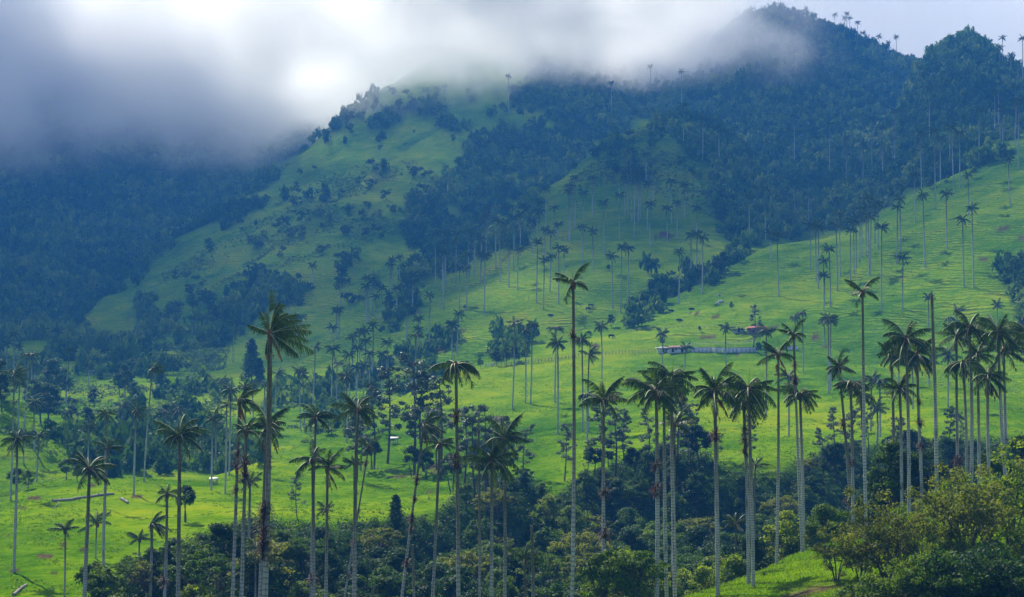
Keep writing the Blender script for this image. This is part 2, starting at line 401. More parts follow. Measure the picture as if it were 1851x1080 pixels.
RIDGES = {
 'knoll': (0.35, 0.60, {
    800: [(1500, 130), (1450, 160), (1400, 175)], 1000: [(1350, 130), (1280, 160), (1230, 175)], 1100: [(1240, 130), (1165, 160), (1140, 176)],
    1240: [(1190, 135), (1110, 160), (1080, 178)], 1297: [(1185, 137), (1098, 161), (1062, 182)], 1350: [(1172, 140), (1085, 162), (1038, 187)], 1400: [(1168, 140), (1080, 162), (1014, 192)],
    1450: [(1165, 140), (1075, 160), (993, 196)], 1560: [(1155, 135), (1062, 155), (960, 198)], 1700: [(1145, 130), (1050, 150), (905, 200)],
    1851: [(1140, 125), (1046, 148), (872, 200)], 2300: [(1120, 120), (1030, 145), (840, 200)]}),
 'left_meadow': (0.45, 0.25, {
    -500: [(1150, 205), (1020, 250), (960, 320)], 0: [(1092, 212), (985, 262), (908, 340)], 60: [(1088, 213), (972, 265), (874, 378)],
    300: [(1086, 216), (972, 270), (870, 388)], 420: [(1062, 232), (958, 280), (866, 396)], 560: [(990, 272), (930, 312), (860, 405)],
    700: [(962, 298), (912, 332), (850, 410)], 820: [(930, 320), (890, 347), (830, 420)], 950: [(905, 340), (868, 362), (790, 440)], 1100: [(870, 355), (830, 385), (770, 450)]}),
 'mid_meadow': (0.50, 0.22, {
    380: [(874, 395), (871, 400), (869, 406), (867, 412)], 450: [(870, 396), (860, 406), (850, 416), (842, 426)], 480: [(866, 400), (856, 411), (844, 422), (832, 436)],
    560: [(862, 405), (843, 426), (820, 450), (796, 482)], 620: [(856, 410), (832, 438), (800, 472), (768, 512)], 700: [(900, 372), (838, 432), (782, 492), (726, 562)],
    800: [(900, 352), (826, 434), (755, 522), (688, 612)], 880: [(888, 352), (806, 440), (726, 552), (660, 656)], 960: [(868, 357), (796, 442), (712, 562), (648, 666)],
    1100: [(845, 362), (768, 452), (698, 562), (640, 666)], 1250: [(838, 362), (750, 455), (688, 562), (634, 650)], 1440: [(838, 362), (742, 455), (690, 552), (642, 636)],
    1600: [(834, 362), (738, 452), (690, 532), (652, 602)], 1851: [(828, 352), (748, 432), (702, 502), (656, 572)], 2300: [(820, 345), (745, 430), (690, 500), (650, 572)]}),
 'left_hill': (0.5, 0.5, {
    -500: [(900, 400), (780, 450), (660, 560)], -100: [(900, 402), (800, 450), (690, 530)], 0: [(900, 404), (812, 452), (706, 520)], 40: [(895, 406), (815, 452), (735, 512)],
    80: [(890, 410), (828, 450), (778, 492)], 120: [(885, 414), (845, 440), (815, 472)], 165: [(880, 418), (868, 435), (855, 455)], 220: [(920, 420), (910, 435), (900, 450)]}),
 'valley_knob': (0.4, 0.4, {
    -100: [(800, 600), (730, 740), (655, 860)], 20: [(790, 610), (725, 740), (645, 860)], 80: [(790, 620), (730, 740), (654, 856)], 150: [(790, 630), (735, 740), (662, 846)],
    200: [(790, 640), (740, 735), (680, 830)], 250: [(790, 650), (755, 730), (722, 800)], 300: [(790, 660), (775, 720), (755, 780)], 350: [(820, 660), (815, 720), (810, 780)]}),
 'pasture_slope': (0.5, 0.35, {
    820: [(690, 650), (686, 662), (682, 672)], 860: [(672, 662), (667, 672), (662, 682)], 900: [(655, 668), (648, 682), (640, 696)], 1000: [(648, 670), (638, 688), (627, 708)],
    1110: [(640, 670), (618, 702), (592, 748)], 1240: [(634, 656), (582, 722), (528, 802)], 1330: [(638, 646), (560, 732), (480, 842)], 1400: [(642, 640), (540, 742), (438, 872)],
    1500: [(648, 622), (530, 732), (414, 892)], 1560: [(650, 612), (525, 722), (398, 902)], 1650: [(652, 602), (510, 712), (346, 912)], 1700: [(654, 596), (495, 712), (322, 917)],
    1780: [(655, 587), (480, 702), (288, 927)], 1851: [(657, 577), (470, 702), (252, 932)], 2300: [(655, 572), (430, 702), (100, 960)]}),
 'palm_spur': (0.5, 0.55, {
    380: [(790, 760), (780, 790), (770, 800)], 440: [(740, 760), (724, 786), (708, 808)], 500: [(738, 742), (708, 782), (680, 830)], 600: [(735, 722), (680, 792), (616, 882)], 700: [(720, 717), (642, 802), (565, 932)],
    770: [(700, 716), (612, 820), (514, 972)], 860: [(682, 702), (572, 832), (468, 1012)], 930: [(666, 702), (542, 852), (394, 1092)], 1000: [(650, 708), (502, 882), (336, 1152)],
    1100: [(618, 745), (450, 932), (262, 1232)], 1160: [(586, 775), (422, 962), (220, 1282)], 1200: [(560, 795), (418, 962), (208, 1300)], 1240: [(542, 805), (416, 962), (204, 1310)],
    1300: [(505, 835), (418, 962), (226, 1300)], 1360: [(478, 862), (432, 952), (300, 1200)], 1410: [(462, 872), (440, 942), (390, 1050)], 1450: [(455, 885), (448, 932), (442, 962)], 1550: [(470, 900), (465, 930), (460, 960)]}),
 'low_spur': (0.5, 0.5, {
    150: [(830, 780), (820, 800), (810, 820)], 200: [(800, 780), (780, 800), (760, 830)], 280: [(780, 770), (748, 812), (717, 862)], 380: [(764, 760), (712, 832), (652, 932)], 480: [(752, 750), (682, 852), (592, 1022)],
    560: [(742, 762), (652, 872), (548, 1082)], 620: [(722, 792), (622, 902), (505, 1132)], 700: [(692, 822), (582, 932), (466, 1172)], 780: [(652, 862), (542, 962), (442, 1202)], 860: [(610, 902), (525, 1002), (440, 1220)], 950: [(600, 950), (540, 1050), (470, 1200)]}),
 'bright_ridge': (0.5, 0.55, {
    -500: [(760, 900), (730, 960), (700, 1010)], -100: [(760, 900), (720, 962), (690, 1012)], 60: [(742, 902), (692, 982), (642, 1062)], 130: [(736, 902), (670, 1002), (603, 1112)], 200: [(730, 902), (640, 1032), (540, 1222)],
    280: [(720, 922), (600, 1082), (470, 1342)], 380: [(690, 952), (560, 1122), (396, 1432)], 460: [(660, 982), (510, 1172), (342, 1512)], 540: [(620, 1012), (460, 1232), (278, 1602)], 620: [(582, 1052), (422, 1292), (210, 1682)],
    700: [(542, 1092), (382, 1352), (148, 1762)], 800: [(502, 1132), (352, 1402), (96, 1822)], 900: [(472, 1162), (332, 1432), (62, 1872)], 1000: [(452, 1182), (322, 1452), (50, 1902)], 1100: [(432, 1202), (302, 1482), (62, 1932)],
    1200: [(425, 1202), (300, 1502), (80, 1942)], 1300: [(430, 1202), (300, 1502), (85, 1932)]}),
 'rib_upper': (0.5, 0.6, {
    290: [(680, 930), (640, 985), (606, 1035)], 400: [(600, 1010), (556, 1075), (518, 1130)], 480: [(556, 1050), (514, 1115), (474, 1172)], 560: [(500, 1115), (458, 1180), (416, 1242)], 640: [(430, 1210), (388, 1280), (346, 1345)],
    720: [(365, 1310), (322, 1380), (282, 1445)], 800: [(300, 1410), (262, 1480), (226, 1545)]}),
 'rib_lower': (0.5, 0.6, {
    470: [(600, 980), (570, 1030), (545, 1065)], 540: [(575, 1010), (536, 1070), (500, 1122)], 620: [(530, 1060), (490, 1125), (452, 1182)], 700: [(475, 1150), (434, 1215), (396, 1272)], 760: [(425, 1220), (386, 1285), (348, 1342)], 830: [(385, 1280), (345, 1345), (306, 1405)]}),
 'peak': (0.5, 0.6, {
    1000: [(400, 1302), (280, 1602), (150, 2002)], 1100: [(400, 1252), (275, 1552), (122, 2002)], 1160: [(420, 1202), (272, 1502), (102, 2002)], 1240: [(430, 1152), (270, 1452), (84, 2002)], 1290: [(438, 1112), (268, 1432), (60, 1992)], 1340: [(445, 1082), (262, 1422), (30, 1982)],
    1400: [(448, 1052), (258, 1412), (16, 1972)], 1440: [(445, 1052), (258, 1412), (26, 1962)], 1500: [(432, 1052), (258, 1412), (50, 1942)], 1560: [(412, 1052), (260, 1412), (76, 1922)], 1620: [(380, 1062), (264, 1412), (102, 1902)],
    1660: [(352, 1082), (268, 1412), (114, 1892)], 1700: [(332, 1102), (268, 1412), (128, 1892)], 1800: [(320, 1102), (268, 1402), (155, 1892)], 2300: [(320, 1102), (280, 1402), (200, 1892)]}),
 'crag': (0.5, 0.9, {
    1500: [(450, 962), (420, 1102), (400, 1252)], 1560: [(430, 962), (382, 1102), (332, 1252)], 1600: [(402, 962), (352, 1102), (290, 1302)], 1640: [(382, 962), (290, 1152), (184, 1402)], 1670: [(362, 972), (252, 1182), (126, 1432)], 1700: [(346, 972), (226, 1182), (90, 1452)],
    1745: [(326, 982), (206, 1182), (66, 1452)], 1775: [(312, 987), (202, 1182), (82, 1442)], 1810: [(296, 992), (206, 1182), (118, 1422)], 1851: [(282, 992), (212, 1182), (156, 1382)], 1950: [(262, 992), (215, 1182), (190, 1352)], 2300: [(200, 992), (190, 1182), (180, 1352)]}),
 'cloud_hill': (0.5, 0.4, {
    -600: [(640, 1102), (360, 1702), (40, 2702)], 0: [(612, 1152), (372, 1702), (40, 2702)], 130: [(600, 1202), (360, 1722), (40, 2702)], 300: [(560, 1302), (332, 1802), (40, 2702)], 450: [(482, 1502), (282, 1952), (40, 2702)], 600: [(382, 1702), (222, 2102), (45, 2702)],
    800: [(262, 1952), (160, 2252), (50, 2702)], 1000: [(200, 2202), (120, 2402), (60, 2702)], 1200: [(160, 2302), (140, 2502), (110, 2702)], 1400: [(170, 2302), (160, 2502), (150, 2702)], 2300: [(300, 2302), (290, 2502), (280, 2702)]}),
}

NU, NY = 1420, 860
GU = np.linspace(-870, 2735, NU)
GY = np.exp(np.linspace(math.log(5.0), math.log(3300.0), NY))
GS = (GU - UC) / F_PX


def ridge_z(spec):
    front, back, st = spec
    us = sorted(st)
    K = len(st[us[0]])
    out_d = np.zeros((K, NU)); out_z = np.zeros((K, NU))
    ker = np.hanning(15); ker /= ker.sum()
    for k in range(K):
        v = np.interp(GU, us, [st[u][k][0] for u in us]); d = np.interp(GU, us, [st[u][k][1] for u in us])
        pad = lambda a: np.convolve(np.pad(a, 7, mode='edge'), ker, mode='valid')
        v, d = pad(v), pad(d)
        out_d[k], out_z[k] = d, (V0 - v) * d / F_PX
    Z = np.empty((NU, NY))
    for i in range(NU):
        d, z = out_d[:, i], out_z[:, i]
        zz = np.interp(GY, d, z)
        zz = np.where(GY < d[0], z[0] - front * (d[0] - GY), zz)
        over = np.maximum(GY - d[-1], 0)
        w = 0.035 * d[-1]
        zz = zz - np.where(over > 0, back * (np.sqrt(over * over + w * w) - w), 0)
        if us[0] > -400: zz = zz - 0.12 * max(us[0] - GU[i], 0)
        if us[-1] < 2250: zz = zz - 0.12 * max(GU[i] - us[-1], 0)
        Z[i] = zz
    return Z


BASE_Y = [0, 40, 80, 150, 200, 300, 420, 600, 800, 1000, 1300, 1700, 2300, 3300]
BASE_Z = [-3, -14, -27, -44, -47, -47, -45, -36, -22, -8, 0, 0, 0, 0]
TZ = np.tile(np.interp(GY, BASE_Y, BASE_Z), (NU, 1))
WHICH = np.zeros((NU, NY), np.int32)
for k, nm in enumerate(RIDGES):
    z = ridge_z(RIDGES[nm])
    WHICH = np.where(z > TZ, k + 1, WHICH)
    TZ = np.maximum(TZ, z)


def blur(a, k, axis):
    ker = np.hanning(2 * k + 3)[1:-1]; ker /= ker.sum()
    p = np.pad(a, [(k, k) if ax == axis else (0, 0) for ax in range(2)], mode='edge')
    out = np.zeros_like(a)
    for j, w in enumerate(ker):
        sl = [slice(None), slice(None)]; sl[axis] = slice(j, j + a.shape[axis])
        out += w * p[tuple(sl)]
    return out


TZ = blur(blur(TZ, 3, 1), 3, 0)
GX = GS[:, None] * GY[None, :]
GYY = np.broadcast_to(GY[None, :], GX.shape)
far = np.clip((GYY - 300) / 900, 0, 1)
TZ += fbm(GX / 190, GYY / 190, 3, 4) * 13 * far
TZ += (0.5 - np.abs(fbm(GX / 85 + TZ / 200, GYY / 240, 9, 4))) * 11 * far * np.clip((GYY - 600) / 600, 0.1, 1)   # rills and little spurs
near = np.clip((GYY - 90) / 120, 0.1, 1) * np.clip(GYY / 300, 0.35, 1.3)
TZ += fbm(GX / 42, GYY / 42, 21, 4) * 1.9 * near
TZ += fbm(GX / 9, GYY / 6, 31, 4) * 0.55 * near
TV = V0 - F_PX * TZ / GYY                                  # row on which each ground point is seen
RUN = np.minimum.accumulate(TV, axis=1)
VIS = TV <= RUN + 1.0


def ground(x, y):
    """height of the ground at (x, y), y > 5"""
    u = UC + F_PX * x / y
    fi = np.clip((u - GU[0]) / (GU[1] - GU[0]), 0, NU - 1.001)
    fj = np.clip(np.log(y / GY[0]) / np.log(GY[1] / GY[0]), 0, NY - 1.001)
    i, j = int(fi), int(fj); a, b = fi - i, fj - j
    return float((TZ[i, j] * (1 - b) + TZ[i, j + 1] * b) * (1 - a) + (TZ[i + 1, j] * (1 - b) + TZ[i + 1, j + 1] * b) * a)


def hit(u, v, dmin=100.0):
    """nearest visible ground point on column u seen at row v: (x, y, z) or None"""
    fi = np.clip((u - GU[0]) / (GU[1] - GU[0]), 0, NU - 1.001)
    i = int(fi); a = fi - i
    col = TV[i] * (1 - a) + TV[i + 1] * a
    j0 = int(np.searchsorted(GY, dmin))
    ok = np.nonzero(col[j0:] <= v)[0]
    if len(ok) == 0: return None
    j = j0 + ok[0]
    if j > j0:
        t = (col[j - 1] - v) / max(col[j - 1] - col[j], 1e-6)
        y = GY[j - 1] + (GY[j] - GY[j - 1]) * min(max(t, 0), 1)
    else: y = GY[j]
    x = (u - UC) / F_PX * y
    return x, y, ground(x, y)


def in_poly(u, v, poly):
    p = np.asarray(poly, float); n = len(p)
    ins = np.zeros(np.shape(u), bool)
    j = n - 1
    for i in range(n):
        (xi, yi), (xj, yj) = p[i], p[j]
        c = ((yi > v) != (yj > v)) & (u < (xj - xi) * (v - yi) / (yj - yi + 1e-9) + xi)
        ins ^= c
        j = i
    return ins


# woods as seen: outline (column, row), nearest and farthest distance of the ground they stand on, density
WOODS = {
 'mountain': ([(880, 215), (940, 120), (1100, 60), (1240, 30), (1400, -60), (1660, 20), (1900, 20), (1900, 200), (1851, 235), (1790, 275), (1720, 308), (1640, 340), (1560, 385), (1500, 412), (1420, 440), (1340, 442), (1300, 405),
               (1325, 340), (1280, 300), (1245, 285), (1225, 240), (1180, 205), (1150, 214), (1080, 258), (1010, 316), (960, 290), (1010, 250), (1000, 215), (940, 200)], 900, 2300, 1.0),
 'gully': ([(700, 600), (725, 545), (745, 480), (715, 415), (740, 370), (800, 330), (850, 315), (840, 265), (850, 232), (920, 222), (985, 255), (1000, 330), (935, 388), (900, 430), (860, 462), (770, 512), (740, 555)], 850, 1800, 0.95),
 'cloud_hill': ([(-300, 40), (700, 60), (700, 150), (540, 275), (400, 380), (280, 465), (200, 540), (130, 600), (60, 640), (-300, 660)], 1020, 2900, 1.0),
 'ridge_strip': ([(270, 475), (400, 385), (540, 270), (640, 205), (690, 180), (690, 215), (620, 250), (560, 300), (520, 340), (420, 400), (330, 450), (280, 500)], 1150, 1900, 0.55),
 'ridge_clumps_a': ([(720, 205), (800, 185), (832, 215), (820, 240), (760, 225), (640, 250), (600, 260), (660, 225)], 1300, 1900, 0.8),
 'ridge_clumps_b': ([(520, 340), (640, 290), (740, 320), (740, 420), (640, 440), (520, 410)], 1100, 1700, 0.15),
 'ridge_clumps_e': ([(290, 470), (420, 400), (520, 420), (500, 500), (330, 560)], 1100, 1700, 0.1),
 'ridge_clumps_f': ([(640, 400), (720, 440), (700, 540), (620, 560), (560, 480)], 1000, 1600, 0.12),
 'spur_clumps': ([(1060, 300), (1160, 250), (1240, 300), (1300, 380), (1180, 370), (1080, 340)], 950, 1400, 0.2),
 'ridge_clumps_c': ([(415, 545), (470, 510), (540, 520), (535, 570), (470, 590), (420, 575)], 950, 1500, 0.85),
 'ridge_clumps_d': ([(215, 560), (300, 520), (330, 570), (400, 610), (300, 680), (240, 690), (190, 650)], 880, 1500, 0.4),
 'valley_left': ([(-300, 600), (60, 650), (110, 640), (60, 690), (95, 760), (130, 800), (160, 830), (240, 850), (250, 820), (150, 720), (60, 700), (-300, 680)], 520, 1100, 0.5),
 'valley_mid': ([(110, 620), (200, 640), (290, 690), (280, 715), (200, 690), (120, 655)], 800, 1150, 0.85),
 'valley_low_a': ([(255, 800), (290, 770), (350, 765), (430, 800), (470, 840), (380, 868), (240, 869)], 420, 700, 0.75),
 'valley_low_b': ([(290, 735), (330, 715), (430, 705), (500, 715), (545, 700), (560, 720), (470, 745), (380, 735), (310, 750)], 560, 1000, 0.75),
 'valley_low_c': ([(540, 720), (600, 690), (690, 640), (790, 615), (850, 645), (770, 690), (650, 720), (600, 745)], 600, 1000, 0.5),
 'valley_low_d': ([(560, 775), (600, 745), (640, 750), (620, 775), (540, 800)], 450, 800, 0.6),
 'low_spur_back': ([(230, 705), (300, 690), (380, 640), (480, 578), (560, 530), (620, 490), (600, 480), (540, 505), (470, 550), (390, 600), (300, 655), (215, 680)], 900, 1500, 0.45),
 'valley_mid_floor': ([(100, 700), (330, 688), (560, 690), (560, 745), (400, 762), (250, 757), (90, 750)], 560, 1000, 0.35),
 'valley_low_e': ([(110, 805), (180, 762), (250, 775), (300, 765), (360, 790), (440, 800), (480, 842), (380, 867), (120, 867)], 415, 700, 0.7),
 'fence_trees': ([(860, 640), (900, 615), (945, 615), (945, 640), (900, 655)], 660, 900, 0.7),
 'slope_hedge': ([(1115, 580), (1150, 540), (1230, 505), (1330, 465), (1330, 485), (1240, 530), (1180, 560), (1130, 592)], 700, 1000, 0.8),
 'slope_right': ([(1815, 560), (1830, 470), (1900, 430), (1900, 580), (1840, 575)], 600, 900, 0.9),
}
UU = GU[:, None] + 0 * TV
WU = UU + (fbm(GX / 45, GYY / 70, 51, 4)) * 70
WV = TV + (fbm(GX / 45 + 9, GYY / 70, 57, 4)) * 46
gaps = fbm(GX / 22, GYY / 30, 63, 3)
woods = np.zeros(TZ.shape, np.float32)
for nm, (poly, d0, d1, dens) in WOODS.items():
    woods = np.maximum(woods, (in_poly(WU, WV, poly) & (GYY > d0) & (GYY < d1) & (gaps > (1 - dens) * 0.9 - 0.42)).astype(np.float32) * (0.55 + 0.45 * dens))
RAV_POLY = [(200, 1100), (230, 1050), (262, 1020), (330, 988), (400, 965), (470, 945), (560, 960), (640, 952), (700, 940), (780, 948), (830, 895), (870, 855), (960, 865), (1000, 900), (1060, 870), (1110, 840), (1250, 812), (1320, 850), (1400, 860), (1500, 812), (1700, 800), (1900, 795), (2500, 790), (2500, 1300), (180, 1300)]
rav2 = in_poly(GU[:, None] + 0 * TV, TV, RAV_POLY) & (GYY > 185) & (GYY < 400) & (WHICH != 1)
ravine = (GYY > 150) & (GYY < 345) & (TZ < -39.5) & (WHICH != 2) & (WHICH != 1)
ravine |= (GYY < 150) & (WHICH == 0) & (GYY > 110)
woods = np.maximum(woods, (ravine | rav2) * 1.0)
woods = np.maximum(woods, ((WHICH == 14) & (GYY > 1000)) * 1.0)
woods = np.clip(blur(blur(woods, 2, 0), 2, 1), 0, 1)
# bare soil patches (column, row, half width, half height as seen)
SOIL = [(80, 1006, 17, 5), (150, 994, 9, 5), (115, 984, 8, 3), (97, 1036, 8, 4), (22, 1030, 12, 3), (10, 968, 12, 2.5), (900, 760, 16, 9), (797, 632, 14, 6), (775, 618, 11, 4), (828, 598, 20, 4), (755, 565, 10, 3),
        (1290, 573, 11, 4), (1255, 565, 11, 3), (1475, 610, 8, 5), (1490, 627, 14, 3), (1812, 412, 14, 4), (1775, 467, 12, 4), (1847, 430, 10, 5), (1150, 560, 26, 3), (1145, 568, 14, 3), (1075, 625, 12, 4),
        (1200, 425, 20, 9), (870, 440, 30, 24), (1140, 688, 16, 5), (1330, 735, 12, 3), (790, 848, 18, 8), (720, 862, 24, 3), (776, 889, 5, 2), (1280, 610, 26, 3), (1395, 592, 14, 2), (1655, 1005, 10, 6), (245, 898, 12, 3), (60, 900, 18, 4), (40, 920, 12, 3), (1330, 640, 10, 3), (165, 877, 10, 2)]
soil = np.zeros(TZ.shape, np.float32)
wob = fbm(GX / 2.5, GYY / 2.5, 77, 3)
for su, sv, a, b in SOIL:
    q = ((GU[:, None] - su) / a) ** 2 + ((TV - sv) / b) ** 2
    h = hit(su, sv)
    if h is None: continue
    soil = np.maximum(soil, np.clip((0.95 - q + wob * 1.7) * 2.2, 0, 1) * (np.abs(GYY - h[1]) < 0.12 * h[1]))
# the trodden bank along the near knoll's foot
bank = in_poly(GU[:, None] + 0 * TV, TV, [(1480, 1052), (1600, 1035), (1900, 1020), (1900, 1300), (1400, 1300), (1410, 1062)]) & (GYY < 175)
soil = np.maximum(soil, blur(bank.astype(float), 3, 1) * np.clip(0.6 + wob, 0, 1))

V = np.stack([GX, GYY, TZ], -1).reshape(-1, 3)
ii, jj = np.meshgrid(np.arange(NU - 1), np.arange(NY - 1), indexing='ij')
q = ii * NY + jj
F = np.stack([q, q + NY, q + NY + 1, q + 1], -1).reshape(-1, 4)
me = make_mesh('ground', V, F, [M['grass']], smooth=True)
for nm, arr in (('woods', woods), ('soil', soil)):
    at = me.attributes.new(nm, 'FLOAT', 'POINT')
    at.data.foreach_set('value', arr.astype(np.float32).ravel())
g = link('ground', me)
tag(g, kind='structure')
# ------------------------------------------------------------------ air
def volume_mat(name, build):
    m, n, l = new_mat(name)
    out = n.new('ShaderNodeOutputMaterial')
    pv = n.new('ShaderNodeVolumePrincipled')
    build(pv, n, l)
    l.new(pv.outputs[0], out.inputs['Volume'])
    return m


HAZE_DENSITY = 0.00024
def haze_build(pv, n, l):
    pv.inputs['Color'].default_value = (0.08, 0.36, 1.0, 1)
    pv.inputs['Density'].default_value = HAZE_DENSITY
    pv.inputs['Anisotropy'].default_value = -0.1
hz = MB(); hz.box((0, 1600, 285), (5200, 3800, 690))
ho = link('haze', hz.mesh('haze', [volume_mat('air', haze_build)]))
tag(ho, kind='stuff')


def cloud_build(pv, n, l):
    pv.inputs['Color'].default_value = (1.0, 1.0, 1.0, 1)
    pv.inputs['Anisotropy'].default_value = 0.55
    g = n.new('ShaderNodeNewGeometry')
    sep = n.new('ShaderNodeSeparateXYZ'); l.new(g.outputs['Position'], sep.inputs[0])
    nz = n.new('ShaderNodeTexNoise'); nz.inputs['Scale'].default_value = 0.0050; nz.inputs['Detail'].default_value = 5; nz.inputs['Roughness'].default_value = 0.60
    l.new(g.outputs['Position'], nz.inputs['Vector'])
    def mth(op, *ab, clamp=False):
        k = n.new('ShaderNodeMath'); k.operation = op; k.use_clamp = clamp
        for i, v in enumerate(ab):
            if isinstance(v, (int, float)): k.inputs[i].default_value = v
            else: l.new(v, k.inputs[i])
        return k.outputs[0]
    n2 = n.new('ShaderNodeTexNoise'); n2.inputs['Scale'].default_value = 0.011; n2.inputs['Detail'].default_value = 4; n2.inputs['Roughness'].default_value = 0.6
    l.new(g.outputs['Position'], n2.inputs['Vector'])
    lump = mth('MULTIPLY', mth('SUBTRACT', n2.outputs['Fac'], 0.36), 4.5, clamp=True)
    nn = mth('SUBTRACT', nz.outputs['Fac'], 0.5)
    nn = mth('ADD', nn, mth('MULTIPLY', mth('SUBTRACT', n2.outputs['Fac'], 0.5), 0.45))
    leftw = mth('MAXIMUM', mth('SUBTRACT', -150.0, sep.outputs['X']), 0.0)        # towards the left the cloud sinks and thins into mist
    base = mth('SUBTRACT', mth('ADD', mth('MULTIPLY', sep.outputs['X'], 0.09), 228.0), mth('MULTIPLY', leftw, 0.16))          # the cloud base rises a little to the right
    hgt = mth('DIVIDE', mth('ADD', mth('SUBTRACT', sep.outputs['Z'], base), mth('MULTIPLY', nn, 230.0)), mth('ADD', 75.0, mth('MULTIPLY', leftw, 0.36)), clamp=True)
    end = mth('DIVIDE', mth('ADD', mth('SUBTRACT', 265.0, sep.outputs['X']), mth('MULTIPLY', nn, 260.0)), 150.0, clamp=True)
    top = mth('DIVIDE', mth('SUBTRACT', mth('ADD', 402.0, mth('MULTIPLY', nn, 160.0)), sep.outputs['Z']), 90.0, clamp=True)
    d = mth('MULTIPLY', mth('MULTIPLY', mth('POWER', hgt, 1.4), mth('MULTIPLY', end, mth('MULTIPLY', top, lump))), mth('DIVIDE', 0.027, mth('ADD', 1.0, mth('MULTIPLY', leftw, 0.0045))))
    l.new(d, pv.inputs['Density'])


def lumpy_box(c, size, amp, seed, sub=18):
    """a closed box whose surface is swollen by noise"""
    r = np.random.default_rng(seed)
    V = []; F = []
    idx = {}
    def vid(p):
        k = tuple(np.round(p, 4))
        if k not in idx: idx[k] = len(V); V.append(p)
        return idx[k]
    for ax in range(3):
        for sgn in (-1, 1):
            for i in range(sub):
                for j in range(sub):
                    qs = []
                    for (a, b) in ((i, j), (i + 1, j), (i + 1, j + 1), (i, j + 1)):
                        p = np.zeros(3); p[ax] = sgn; p[(ax + 1) % 3] = -1 + 2 * a / sub; p[(ax + 2) % 3] = -1 + 2 * b / sub
                        qs.append(vid(p))
                    F.append(qs if sgn > 0 else qs[::-1])
    P = np.array(V)
    ln = np.linalg.norm(P, axis=1)[:, None]
    P = P * 0.55 + 0.45 * P / ln * 1.25
    n1 = fbm(P[:, 0] * 2 + P[:, 2] * 1.7 + 5 * seed, P[:, 1] * 2 - P[:, 2] * 1.3, seed, 3)
    P = P * (1 + amp * n1[:, None])
    return P * np.asarray(size) / 2 + np.asarray(c), np.array(F)


V, F = lumpy_box((-480, 2050, 420), (1750, 1650, 480), 0.06, 4)
V[:, 2] = np.minimum(V[:, 2], 606)
co = link('cloud', make_mesh('cloud', V, F, [volume_mat('cloud_bank', cloud_build)]))
tag(co, 'grey white cloud bank lying on the hilltops', None, None, 'stuff')


# unseen clouds added overhead to shade the left hills, spur, cloud bank and peaks
def shade_deck_build(pv, n, l):
    pv.inputs['Color'].default_value = (1, 1, 1, 1)
    pv.inputs['Density'].default_value = 0.009
    pv.inputs['Anisotropy'].default_value = 0.5
shade_deck_mat = volume_mat('cloud_deck', shade_deck_build)
thin_shade_deck = shade_deck_mat.copy()
[x for x in thin_shade_deck.node_tree.nodes if x.type == 'PRINCIPLED_VOLUME'][0].inputs['Density'].default_value = 0.0030
for c, size, sd_ in (((-1230, 2790, 1020), (900, 1900, 230), 7), ((90, 2640, 1030), (640, 700, 200), 9), ((-230, 1960, 1010), (500, 420, 130), 15), ((-850, 2480, 1015), (320, 700, 170), 17)):
    V, F = lumpy_box(c, size, 0.10, sd_)
    dk = link('cloud', make_mesh('cloud', V, F, [shade_deck_mat if sd_ in (7, 17) else thin_shade_deck]))
    tag(dk, 'grey overcast cloud deck high above the valley', None, None, 'stuff')

def veil_build(pv, n, l):
    pv.inputs['Color'].default_value = (1, 1, 1, 1)
    pv.inputs['Density'].default_value = 0.0022
    pv.inputs['Anisotropy'].default_value = 0.4
V, F = lumpy_box((760, 2560, 420), (1500, 760, 480), 0.05, 12)
V[:, 2] = np.minimum(V[:, 2], 605)
dk = link('cloud', make_mesh('cloud', V, F, [volume_mat('thin_cloud', veil_build)]))
tag(dk, 'thin pale cloud behind the peaks', None, None, 'stuff')

